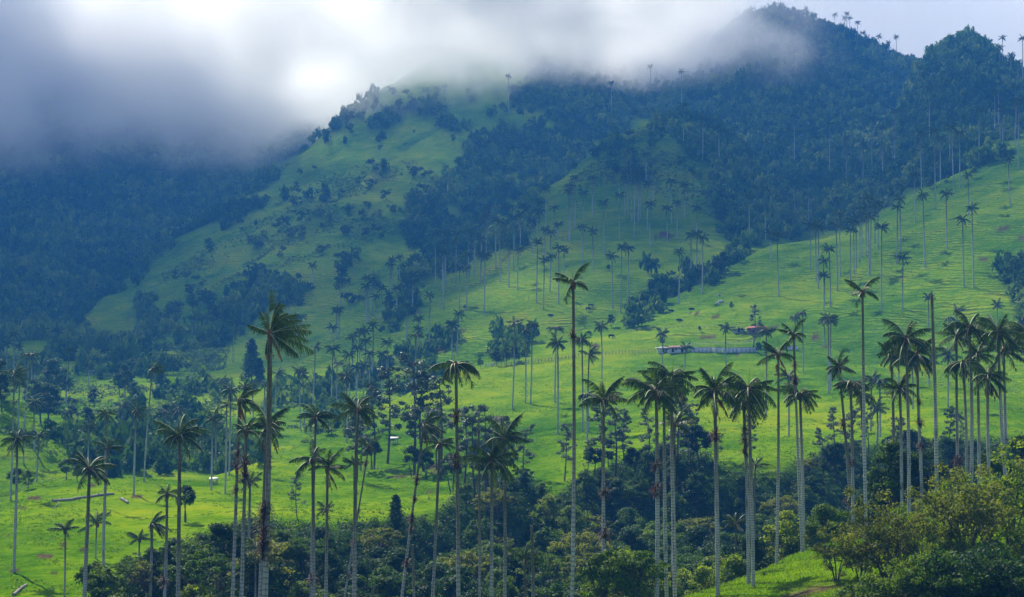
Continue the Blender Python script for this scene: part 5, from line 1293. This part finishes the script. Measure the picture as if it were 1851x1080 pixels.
for (u, d, vt) in [(1618, 140, 1045), (1640, 139, 1040), (1560, 140, 1058)]:
    at_px('tangle', u, 0, vt, d, 'low leafy growth on the soil bank of the knoll', 'bank growth', name='thicket', cat='thicket', href=3.2)
at_px('bush_light', 1635, 0, 1000, 139, 'small bright green sapling in front of the olive shrubs', name='sapling', cat='sapling', href=6.6)
for (u, d, vt) in [(170, 212, 1018), (190, 210, 1030), (215, 214, 1045)]:
    at_px('broad_mid', u, 0, vt, d, 'leafy dark shrub at the bottom edge by the stout palm', 'meadow foot shrubs', name='shrub', cat='shrub', href=10.3)
for (u, d, vt) in [(245, 222, 1008), (270, 225, 1012), (300, 235, 995), (330, 240, 985), (360, 245, 975), (390, 252, 965), (420, 262, 955)]:
    at_px('dome', u, 0, vt, d, 'rounded grey green shrub along the foot of the sunny meadow', 'meadow edge shrubs', name='shrub', cat='shrub', href=10.3)

# far woods that read as one mass
def far_tree_template(seed, n=70):
    r = np.random.default_rng(seed)
    V, F = [], []
    k = 0
    for q in range(9):
        a = r.random() * 6.28; rr = r.uniform(0, 0.75); h = r.uniform(0.3, 0.9)
        v, f = leaves((math.cos(a) * rr, math.sin(a) * rr, h), n // 9, 0.42, (0.5, 0.5, 0.32), 0.6, r)
        V.append(v); F.append(f + k); k += len(v)
    return np.vstack(V), np.vstack(F)


TPL = [far_tree_template(50 + i) for i in range(6)]
soft = blur(blur(woods, 9, 0), 6, 1)
cand = ((woods > 0.3) | (soft > 0.05)) & VIS & (GU[:, None] > -120) & (GU[:, None] < 1980) & (GYY > 420)
dens = blur(blur(cand.astype(float), 1, 0), 1, 1)
fw = np.random.default_rng(3)
AV, AF, AT = [], [], []
cnt = 0; k0 = 0
cell = {}
ci, cj = np.nonzero(cand)
order = fw.permutation(len(ci))
tn = fbm(GX / 60, GYY / 60, 40, 3)
for o_ in order:
    i, j = ci[o_], cj[o_]
    y = GYY[i, j] * (1 + fw.uniform(-.003, .003)); x = GX[i, j] + fw.uniform(-.0008, .0008) * y; z = TZ[i, j]
    w = woods[i, j]
    if w < 0.95 and fw.random() > (w * 1.5 - 0.55 if w > 0.3 else soft[i, j] * 0.10): continue
    sz = (2.4 + 4.2 * fw.random() ** 1.5) * (1.0 if y > 900 else 0.85)
    sp = sz * 1.25
    key = (int(x // 6), int(y // 6))
    bad = False
    for a in (-1, 0, 1):
        for b in (-1, 0, 1):
            for (px, py, ps) in cell.get((key[0] + a, key[1] + b), ()):
                if (px - x) ** 2 + (py - y) ** 2 < (0.5 * (sp + ps)) ** 2: bad = True; break
            if bad: break
        if bad: break
    if bad: continue
    cell.setdefault(key, []).append((x, y, sp))
    Vt, Ft = TPL[fw.integers(6)]
    a = fw.random() * 6.28; ca, sa = math.cos(a), math.sin(a)
    tall = fw.uniform(1.2, 2.3)
    P = np.stack([(Vt[:, 0] * ca - Vt[:, 1] * sa) * sz + x, (Vt[:, 0] * sa + Vt[:, 1] * ca) * sz + y, Vt[:, 2] * sz * tall + z - 0.3 * sz], 1)
    AV.append(P); AF.append(Ft + k0); k0 += len(P)
    AT.append(np.clip(0.45 + tn[i, j] * 0.7 + fw.normal(0, 0.16) + fw.normal(0, 0.10, len(P) // 4), 0, 1).repeat(4))
    cnt += 1
me = make_mesh('forest', np.vstack(AV), np.vstack(AF), [M['leaf_far']], None, np.concatenate(AT))
tag(link('forest', me), 'dark forest covering the misty mountain sides and gullies', None, None, 'stuff')
# scrub: rough low growth over the bright ridge
SCRUB = [([(640, 300), (740, 290), (860, 330), (900, 400), (800, 440), (720, 420), (560, 470), (440, 500), (300, 560), (290, 500), (420, 420), (560, 330)], 900, 1900, 0.55),
         ([(1000, 350), (1160, 230), (1260, 290), (1330, 350), (1300, 400), (1150, 330), (1080, 340)], 900, 1400, 0.35), ([(200, 600), (420, 590), (400, 680), (300, 730), (180, 690)], 850, 1400, 0.25), ([(0, 640), (300, 700), (420, 740), (600, 720), (560, 800), (380, 860), (100, 830), (0, 780)], 420, 900, 0.22)]
AV, AF, AT = [], [], []; k0 = 0; ns = 0
patch = fbm(GX / 35, GYY / 35, 61, 3)
for poly, d0, d1, p in SCRUB:
    msk = in_poly(GU[:, None] + 0 * TV, TV, poly) & VIS & (GYY > d0) & (GYY < d1) & (woods < 0.3)
    ci, cj = np.nonzero(msk)
    pick = fw.permutation(len(ci))[:int(7000 * p)]
    for o_ in pick:
        i, j = ci[o_], cj[o_]
        if patch[i, j] < -0.12: continue
        sz = fw.uniform(0.8, 1.4) * (1 + 1.3 * max(0, patch[i, j]) * 2)
        py = GYY[i, j] * (1 + fw.uniform(-.006, .006)); px = GX[i, j] + fw.uniform(-2, 2); pz = ground(px, py)
        v, f = leaves((px, py, pz + sz * .35), 16, 0.55 * sz ** .6, (sz, sz, sz * .6), 0.6, fw)
        AV.append(v); AF.append(f + k0); k0 += len(v); ns += 1
        AT.append(np.full(len(v), np.clip(fw.normal(0.5, 0.2), 0, 1)))
me = make_mesh('scrub', np.vstack(AV), np.vstack(AF), [M['leaf_far']], None, np.concatenate(AT))
tag(link('undergrowth', me), 'low scrub roughening the distant grassy slopes', None, None, 'stuff')
# undergrowth of the ravine floor
AV, AF, AT = [], [], []; k0 = 0
ci, cj = np.nonzero((woods > 0.3) & (GYY > 176) & (GYY < 380) & (GU[:, None] > 120) & (GU[:, None] < 1950) & (TZ < -25))
for o_ in fw.permutation(len(ci))[:5200]:
    i, j = ci[o_], cj[o_]
    sz = fw.uniform(0.9, 2.3)
    v, f = leaves((GX[i, j], GYY[i, j], TZ[i, j] + sz * .45), 64, 0.36, (sz, sz, sz * .7), 0.6, fw)
    AV.append(v); AF.append(f + k0); k0 += len(v)
    AT.append(np.clip(fw.normal(0.45, 0.2) + fw.normal(0, .1, len(v) // 4), 0, 1).repeat(4))
if AV:
    me = make_mesh('undergrowth', np.vstack(AV), np.vstack(AF), [M['leaf_dark']], None, np.concatenate(AT))
    tag(link('undergrowth', me), 'dark undergrowth on the ravine floor', None, None, 'stuff')
print('far trees', cnt, 'scrub', ns, 'trees', ntree, 'scat', nsc)

# grass tufts along the near knoll and the close meadow
AV, AF, AT = [], [], []; k0 = 0
n = 60000
y = fw.uniform(135, 215, n); u = fw.uniform(1180, 1900, n)
x = (u - UC) / F_PX * y
fi = (u - GU[0]) / (GU[1] - GU[0]); fj = np.log(y / GY[0]) / np.log(GY[1] / GY[0])
i0, j0 = fi.astype(int), fj.astype(int); a, b = fi - i0, fj - j0
z = (TZ[i0, j0] * (1 - b) + TZ[i0, j0 + 1] * b) * (1 - a) + (TZ[i0 + 1, j0] * (1 - b) + TZ[i0 + 1, j0 + 1] * b) * a
keep = (z > -36) & (soil[i0, j0] < 0.8)
x, y, z = x[keep], y[keep], z[keep]; n = len(x)
ang = fw.random(n) * 6.28; h = fw.uniform(0.10, 0.30, n); w = 0.05
s_ = np.stack([np.cos(ang), np.sin(ang), 0 * ang], 1) * w
c = np.stack([x, y, z - 0.03], 1); lean = np.stack([fw.normal(0, .12, n), fw.normal(0, .12, n), h], 1)
VV = np.stack([c - s_, c + s_, c + lean + s_ * .2, c + lean - s_ * .2], 1).reshape(-1, 3)
M['blade'] = leaf_mat('grass_blade', [(0.0, (0.06, 0.15, 0.003)), (0.5, (0.13, 0.23, 0.003)), (1.0, (0.22, 0.29, 0.008))], trans=0.35, tcol=(1, 1, .4), obj_var=0, spec=0.03)
me = make_mesh('grass', VV, np.arange(4 * n).reshape(n, 4), [M['blade']], None, np.repeat(fw.random(n), 4))
tag(link('grass', me), 'short bright grass on the near knoll', None, None, 'stuff')

# rank tufts over the close and middle meadows
AV, AT = [], []
n = 42000
y = fw.uniform(205, 640, n); u = fw.uniform(-60, 1900, n); x = (u - UC) / F_PX * y
fi = (u - GU[0]) / (GU[1] - GU[0]); fj = np.log(y / GY[0]) / np.log(GY[1] / GY[0])
i0, j0 = fi.astype(int), fj.astype(int); a, b = fi - i0, fj - j0
z = (TZ[i0, j0] * (1 - b) + TZ[i0, j0 + 1] * b) * (1 - a) + (TZ[i0 + 1, j0] * (1 - b) + TZ[i0 + 1, j0 + 1] * b) * a
keep = (woods[i0, j0] < 0.2) & VIS[i0, j0] & (vnoise(x / 14, y / 14, 5) + 0.7 * vnoise(x / 4, y / 4, 6) > 0.02)
x, y, z = x[keep], y[keep], z[keep]; n = len(x)
for q in range(5):
    ang = fw.random(n) * 6.28; h = fw.uniform(0.10, 0.32, n); w = fw.uniform(0.10, 0.22, n)[:, None]
    s_ = np.stack([np.cos(ang), np.sin(ang), 0 * ang], 1) * w
    c = np.stack([x + fw.normal(0, .22, n), y + fw.normal(0, .22, n), z - 0.05], 1); lean = np.stack([fw.normal(0, .15, n), fw.normal(0, .15, n), h], 1)
    AV.append(np.stack([c - s_, c + s_, c + lean + s_ * .3, c + lean - s_ * .3], 1).reshape(-1, 3)); AT.append(np.repeat(np.clip(fw.normal(0.4, 0.3, n), 0, 1), 4))
VV = np.vstack(AV)
me = make_mesh('grass', VV, np.arange(len(VV)).reshape(-1, 4), [M['blade']], None, np.concatenate(AT))
tag(link('grass', me), 'rank grass tufts over the meadows', None, None, 'stuff')

# ------------------------------------------------------------------ farm, fences, cattle, logs
M['wood'] = plain_mat('weathered_wood', (0.16, 0.15, 0.13), (0.34, 0.32, 0.29), 3.0, 0.85)
M['white'] = plain_mat('white_paint', (0.55, 0.55, 0.53), (0.75, 0.75, 0.72), 1.5, 0.7)
M['wall'] = plain_mat('grey_render', (0.55, 0.56, 0.58), (0.78, 0.79, 0.80), 0.5, 0.8)
M['tile'] = plain_mat('red_roof', (0.34, 0.05, 0.038), (0.52, 0.10, 0.07), 2.0, 0.6)
M['rust'] = plain_mat('old_roof', (0.16, 0.08, 0.06), (0.30, 0.16, 0.12), 2.0, 0.7)
M['dark'] = plain_mat('dark_opening', (0.012, 0.012, 0.014), (0.02, 0.02, 0.02), 2.0, 0.8)
M['hide'] = plain_mat('cattle_hide', (0.008, 0.007, 0.006), (0.022, 0.019, 0.016), 2.0, 0.6)
M['hide2'] = plain_mat('pale_hide', (0.45, 0.42, 0.38), (0.62, 0.60, 0.56), 2.0, 0.6)
M['stone'] = plain_mat('pale_stone', (0.35, 0.35, 0.33), (0.55, 0.54, 0.52), 2.0, 0.9)


def fence(pts, label, step=2.2, h=1.25, rails=2, group=None, thick=0.07, mat='wood', name='fence'):
    """pts: (column, row) along the ground; posts and rails of one fence"""
    w = [hit(u, v, 190) for u, v in pts]; w = [p for p in w if p]
    if len(w) < 2: return
    root = empty(name, w[0]); tag(root, label, 'fence', group)
    o0 = np.array(w[0]); P = np.array(w); seg = np.linalg.norm(np.diff(P[:, :2], axis=0), axis=1); cum = np.concatenate([[0], np.cumsum(seg)])
    npost = max(2, min(95, int(cum[-1] / step) + 1))
    pos = []
    for s in np.linspace(0, cum[-1], npost):
        x, y = np.interp(s, cum, P[:, 0]), np.interp(s, cum, P[:, 1]); pos.append(np.array([x, y, ground(x, y)]) - o0)
    for p in pos:
        mb = MB(); hh = h * random.uniform(0.88, 1.1)
        mb.tube([(0, 0, -0.4), (random.uniform(-.05, .05), 0, hh)], [thick, thick * .85], 6)
        q = link('post', mb.mesh('post', [M[mat]]), root); q.location = p
    for k in range(rails):
        mb = MB(); zz = h * (0.45 + 0.42 * k)
        mb.tube([p + np.array([0, -thick * 1.3, zz]) for p in pos], thick * 0.45, 4)
        link('rail', mb.mesh('rail', [M[mat]]), root)


fence([(888, 663), (940, 658), (1000, 652), (1060, 645), (1120, 640), (1190, 637)], 'long grey picket fence crossing the pasture up to the white farm wall', 1.35, 1.5, 2, thick=0.12)
fence([(1130, 603), (1180, 596), (1230, 593), (1290, 592), (1345, 593)], 'fence of thin posts crossing the pasture above the farm', 2.4, 1.2, 2, thick=0.09)
fence([(1236, 627), (1300, 625), (1360, 621)], 'short pale fence along the earth terrace over the farm wall', 3.0, 1.6, 2, thick=0.09, mat='white')
fence([(650, 848), (690, 853), (730, 858), (790, 862)], 'broken row of pale posts below the silvery trees', 2.6, 1.2, 1, thick=0.09)
fence([(0, 908), (25, 896), (50, 880), (75, 873), (95, 870)], 'thin wire fence along the brow of the sunny meadow', 2.8, 1.0, 2, thick=0.04)
fence([(1530, 690), (1640, 695), (1740, 700), (1851, 714)], 'faint fence line across the lower right pasture', 3.2, 1.2, 2, thick=0.07)
# white gate at the fence end
h = hit(884, 664)
if h:
    gt = empty('gate', h); tag(gt, 'small white gate with two posts at the fence end', 'gate')
    for dx in (-1.5, 1.5):
        mb = MB(); mb.box((dx, 0, 0.8), (0.32, 0.32, 2.2)); link('gate_post', mb.mesh('gate_post', [M['white']]), gt)
    mb = MB()
    for zz in (0.45, 0.8, 1.15): mb.box((0, 0, zz), (2.66, 0.08, 0.2))
    for dx in (-1.2, -0.4, 0.4, 1.2): mb.box((dx, -0.062, 0.8), (0.12, 0.04, 1.1))
    link('gate_leaf', mb.mesh('gate_leaf', [M['white']]), gt)


def wall_run(u0, v0, u1, v1, h, mat, label, coping=True, buttress=6):
    a, b = hit(u0, v0), hit(u1, v1)
    if not a or not b: return
    a, b = np.array(a), np.array(b); d = b - a; L = float(np.linalg.norm(d[:2])); rz = math.atan2(d[1], d[0])
    root = empty('wall', a); tag(root, label, 'wall'); root.rotation_euler.z = rz
    mb = MB()
    n = 10
    for k in range(n):
        x0 = L * k / n; zc = d[2] * (k + .5) / n
        mb.box((x0 + L / n / 2, 0, zc + h / 2 - 0.5), (L / n - 0.004, 0.3, h + 1.0))
    link('panel', mb.mesh('panel', [M[mat]]), root)
    mb = MB()
    for k in range(n): mb.box((L * (k + .5) / n, 0, d[2] * (k + .5) / n + h + 0.06), (L / n - 0.004, 0.44, 0.12))
    link('coping', mb.mesh('coping', [M['wood']]), root)
    for k in range(buttress):
        mb = MB(); mb.box((0, 0, h / 2 - 0.4), (0.3, 0.24, h + 0.6))
        q = link('pillar', mb.mesh('pillar', [M['stone']]), root); q.location = (L * (k + .3) / buttress, -0.275, d[2] * (k + .3) / buttress)


wall_run(1246, 637, 1290, 637, 1.9, 'wall', 'grey rendered section of the farm wall')
wall_run(1291, 638, 1306, 638, 2.1, 'white', 'white painted section in the middle of the farm wall', buttress=1)
wall_run(1307, 638, 1368, 637, 1.9, 'wall', 'long pale grey section of the farm wall ending at dark bushes', buttress=8)
wall_run(1416, 633, 1442, 633, 1.6, 'wall', 'short dark section of wall beyond the bushes', buttress=2)


def house(u, v, size, wall, roof, label, yaw=0.0, hip=0.5, doors=2):
    p = hit(u, v)
    if not p: return
    L, D, Hh = size
    root = empty('farm_house', p); tag(root, label, 'house'); root.rotation_euler.z = yaw
    mb = MB(); mb.box((0, 0, Hh / 2 - 0.5), (L, D, Hh + 1.0)); link('wall', mb.mesh('wall', [M[wall]]), root)
    mb = MB(); o = 0.7; r_ = hip * D
    A = [(-L / 2 - o, -D / 2 - o, Hh), (L / 2 + o, -D / 2 - o, Hh), (L / 2 + o, D / 2 + o, Hh), (-L / 2 - o, D / 2 + o, Hh), (-L / 2 + D * .35, 0, Hh + r_), (L / 2 - D * .35, 0, Hh + r_)]
    B = [(x, y, z + 0.18) for x, y, z in A]
    mb.add(A + B, [(0, 1, 5, 4), (2, 3, 4, 5), (6, 10, 11, 7), (8, 11, 10, 9), (0, 6, 7, 1), (1, 7, 8, 2), (2, 8, 9, 3), (3, 9, 6, 0)])
    mb.add([A[1], A[2], A[5], B[1], B[2], B[5]], [(0, 1, 2, 2), (3, 5, 4, 4)][:0] or [(0, 1, 4, 3)])
    me = mb.mesh('roof', [M[roof]]); bm_fix = me
    rf = link('roof', bm_fix, root)
    mb = MB(); mb.V = []; tri = np.array([[0, 1, 2]])
    ends = make_mesh('roof_end', np.array([B[1], B[2], B[5], B[3], B[0], B[4]]), np.array([[0, 1, 2], [3, 4, 5]]), [M[roof]])
    link('roof_end', ends, rf)
    for k in range(doors):
        x = -L / 2 + L * (k + .5) / doors
        mb = MB(); mb.box((x, -D / 2 - 0.02, 1.0), (0.95, 0.08, 2.0)); link('door', mb.mesh('door', [M['dark']]), root)
        mb = MB(); mb.box((x + L / doors * .32, -D / 2 - 0.02, 1.45), (0.9, 0.08, 0.9)); w_ = link('window', mb.mesh('window', [M['dark']]), root)


house(1370, 601, (8.6, 4.6, 1.5), 'rust', 'tile', 'small farm house with a red hipped roof behind a palm', hip=0.2, doors=2)
house(1224, 637, (7.5, 4.0, 1.5), 'wall', 'rust', 'low shed with a rusty brown roof at the start of the farm wall', hip=0.25, doors=2)
house(1198, 637, (4.4, 3.0, 1.6), 'white', 'white', 'small white farm building at the left end of the farm wall', hip=0.12, doors=1)
house(1335, 601, (4.2, 2.2, 1.0), 'stone', 'dark', 'low stone pen beside the red roofed house', hip=0.15, doors=1)


def shelter(u, v, label, roof='white', size=(3.4, 2.4, 2.0), d=None):
    p = hit(u, v, 190)
    if not p: return
    root = empty('picnic_shelter', p); tag(root, label, 'shelter')
    L, D, h_ = size
    for sx in (-1, 1):
        for sy in (-1, 1):
            mb = MB(); mb.tube([(sx * L * .42, sy * D * .42, -.3), (sx * L * .42, sy * D * .42, h_)], 0.07, 6); link('post', mb.mesh('post', [M['wood']]), root)
    mb = MB()
    A = [(-L / 2, -D / 2, h_ - .1), (L / 2, -D / 2, h_ - .1), (L / 2, D / 2, h_ + .25), (-L / 2, D / 2, h_ + .25)]
    B = [(x, y, z + .09) for x, y, z in A]
    mb.add(A + B, [(0, 3, 2, 1), (4, 5, 6, 7), (0, 1, 5, 4), (1, 2, 6, 5), (2, 3, 7, 6), (3, 0, 4, 7)]); link('roof', mb.mesh('roof', [M[roof]]), root)
    mb = MB(); mb.box((0, 0, .72), (L * .6, D * .3, .08)); mb.box((0, 0, .34), (.12, D * .2, .68)); link('table', mb.mesh('table', [M['wood']]), root)
    for sy in (-1, 1):
        mb = MB(); mb.box((0, sy * D * .30, .42), (L * .6, .28, .07)); mb.box((-.5, sy * D * .30, .19), (.1, .2, .385)); mb.box((.5, sy * D * .30, .19), (.1, .2, .385)); link('bench', mb.mesh('bench', [M['wood']]), root)


shelter(386, 876, 'white roofed shelter at the back of the sunny meadow', size=(2.0, 1.5, 1.3))
shelter(712, 803, 'small picnic roof on posts in the open meadow grove', size=(2.6, 1.8, 1.7))
shelter(165, 677, 'tiny white shed on the far valley pasture', size=(2.6, 2.0, 1.6))


def log(u0, v0, u1, v1, rad, label, mat='wood', name='log'):
    a, b = hit(u0, v0, 190), hit(u1, v1, 190)
    if not a or not b: return
    a, b = np.array(a), np.array(b)
    root = empty(name, a); tag(root, label, 'log')
    n = 9; t = np.linspace(0, 1, n)[:, None]
    P = a + (b - a) * t; P[:, 2] = [ground(p[0], p[1]) + rad * .75 for p in P]
    mb = MB(); mb.tube(P - a, np.linspace(rad, rad * .75, n), 8)
    link('stem', mb.mesh('stem', [M[mat]]), root)
    mb = MB()
    for k in (range(3) if rad == 0.34 else (1,)):
        q = P[2 + 2 * k] - a; mb.tube([q + np.array([0, 0, rad * .6]), q + np.array([random.uniform(-.3, .3), -rad * 0.8, rad * 1.3])], [rad * .35, rad * .2], 6)
    link('branch_stub', mb.mesh('branch_stub', [M[mat]]), root)


log(24, 1078, 48, 1060, 0.26, 'pale log lying at the bottom left corner of the meadow')
log(96, 908, 205, 895, 0.34, 'long fallen grey trunk across the sunny meadow')
log(220, 904, 231, 911, 0.36, 'short pale log in the middle of the sunny meadow')
log(97, 920, 107, 910, 0.10, 'thin broken branch below the long fallen trunk')


def cow(u, v, label, mat='hide', heading=0.0, lying=False, sc=1.25):
    p = hit(u, v, 400)
    if not p: return
    root = empty('cow', p); tag(root, label, 'cow', 'cattle grazing on the slopes'); root.rotation_euler.z = heading; root.scale = (sc, sc, sc)
    drop = -0.55 if lying else 0.0
    bm = bpy.data.meshes.new('body')
    sk = [((-0.95, 0, 1.15), .27), ((-0.55, 0, 1.12), .36), ((0.0, 0, 1.05), .40), ((0.5, 0, 1.12), .37), ((0.85, 0, 1.12), .27), ((1.2, 0, 0.85), .17), ((1.42, 0, 0.5), .13), ((1.58, 0, 0.22), .085),
          ((-0.8, .2, .75), .14), ((-0.86, .2, .42), .085), ((-0.80, .2, .02), .065), ((-0.8, -.2, .75), .14), ((-0.86, -.2, .42), .085), ((-0.80, -.2, .02), .065),
          ((.62, .2, .72), .13), ((.62, .2, .38), .08), ((.6, .2, .02), .06), ((.62, -.2, .72), .13), ((.62, -.2, .38), .08), ((.6, -.2, .02), .06), ((-1.1, 0, .95), .05), ((-1.14, 0, .5), .035), ((1.36, .2, .62), .04), ((1.36, -.2, .62), .04)]
    ed = [(0, 1), (1, 2), (2, 3), (3, 4), (4, 5), (5, 6), (6, 7), (1, 8), (8, 9), (9, 10), (1, 11), (11, 12), (12, 13), (3, 14), (14, 15), (15, 16), (3, 17), (17, 18), (18, 19), (0, 20), (20, 21), (6, 22), (6, 23)]
    bm.from_pydata([(x, y, z if not lying else max(0.06, z - .55)) for (x, y, z), _ in sk], ed, [])
    bm.materials.append(M[mat])
    b = link('body', bm, root)
    md = b.modifiers.new('skin', 'SKIN'); sub = b.modifiers.new('sub', 'SUBSURF'); sub.levels = sub.render_levels = 1
    for i, (_, r_) in enumerate(sk): bm.skin_vertices[0].data[i].radius = (r_, r_)
    bm.skin_vertices[0].data[2].use_root = True
    for sy in (-1, 1):
        mb = MB(); mb.tube([(1.3, sy * .08, .66 + drop * .5), (1.34, sy * .2, .80 + drop * .5), (1.42, sy * .22, .9 + drop * .5)], [.03, .025, .008], 6)
        link('horn', mb.mesh('horn', [M['stone']]), root)


for (u, v, hd, ly, lab) in [(995, 572, 0.2, True, 'black cow lying alone below the open central spur'), (1063, 562, 0.6, False, 'black cow grazing lowest of the pair under the palms'), (1068, 556, 0.4, False, 'black cow grazing highest of the pair under the palms'), (1149, 591, 2.6, False, 'black cow by the fence near the round tree'), (1065, 606, 1.0, False, 'black cow standing beside the dark crown near the fence'),
                            (1228, 581, 0.2, True, 'large dark cow lying on the pasture above the farm'), (1213, 564, 0.3, True, 'black cow resting by the hedge on the pasture'), (1322, 552, 1.4, False, 'dark cow standing near the pale stones'), (1250, 561, 0.1, True, 'small black cow above the brown soil patch'), (1105, 612, 0.5, False, 'dark cow at the gully end beside the fence')]:
    cow(u, v, lab, 'hide', hd, ly)
# pale stones on the pasture
for (u, v, s_, lab) in [(1303, 547, 1.5, 'largest pale boulder on the pasture above the farm'), (1297, 550, 0.9, 'smaller pale boulder beside the largest one'), (1300, 534, 0.8, 'pale stone uphill of the large boulder'), (1622, 288, 4.2, 'pale rock outcrop at the foot of the crag'), (630, 598, 0.9, 'pale stone by the palm grove in the gully')]:
    p = hit(u, v, 400)
    if not p: continue
    V, F = lumpy_box((0, 0, 0.2), (1.6 * s_, 1.2 * s_, 1.0 * s_), 0.25, int(u), 5)
    o = link('boulder', make_mesh('boulder', V, F, [M['stone']])); o.location = p; tag(o, lab, 'boulder')
print('objects', len(bpy.data.objects))
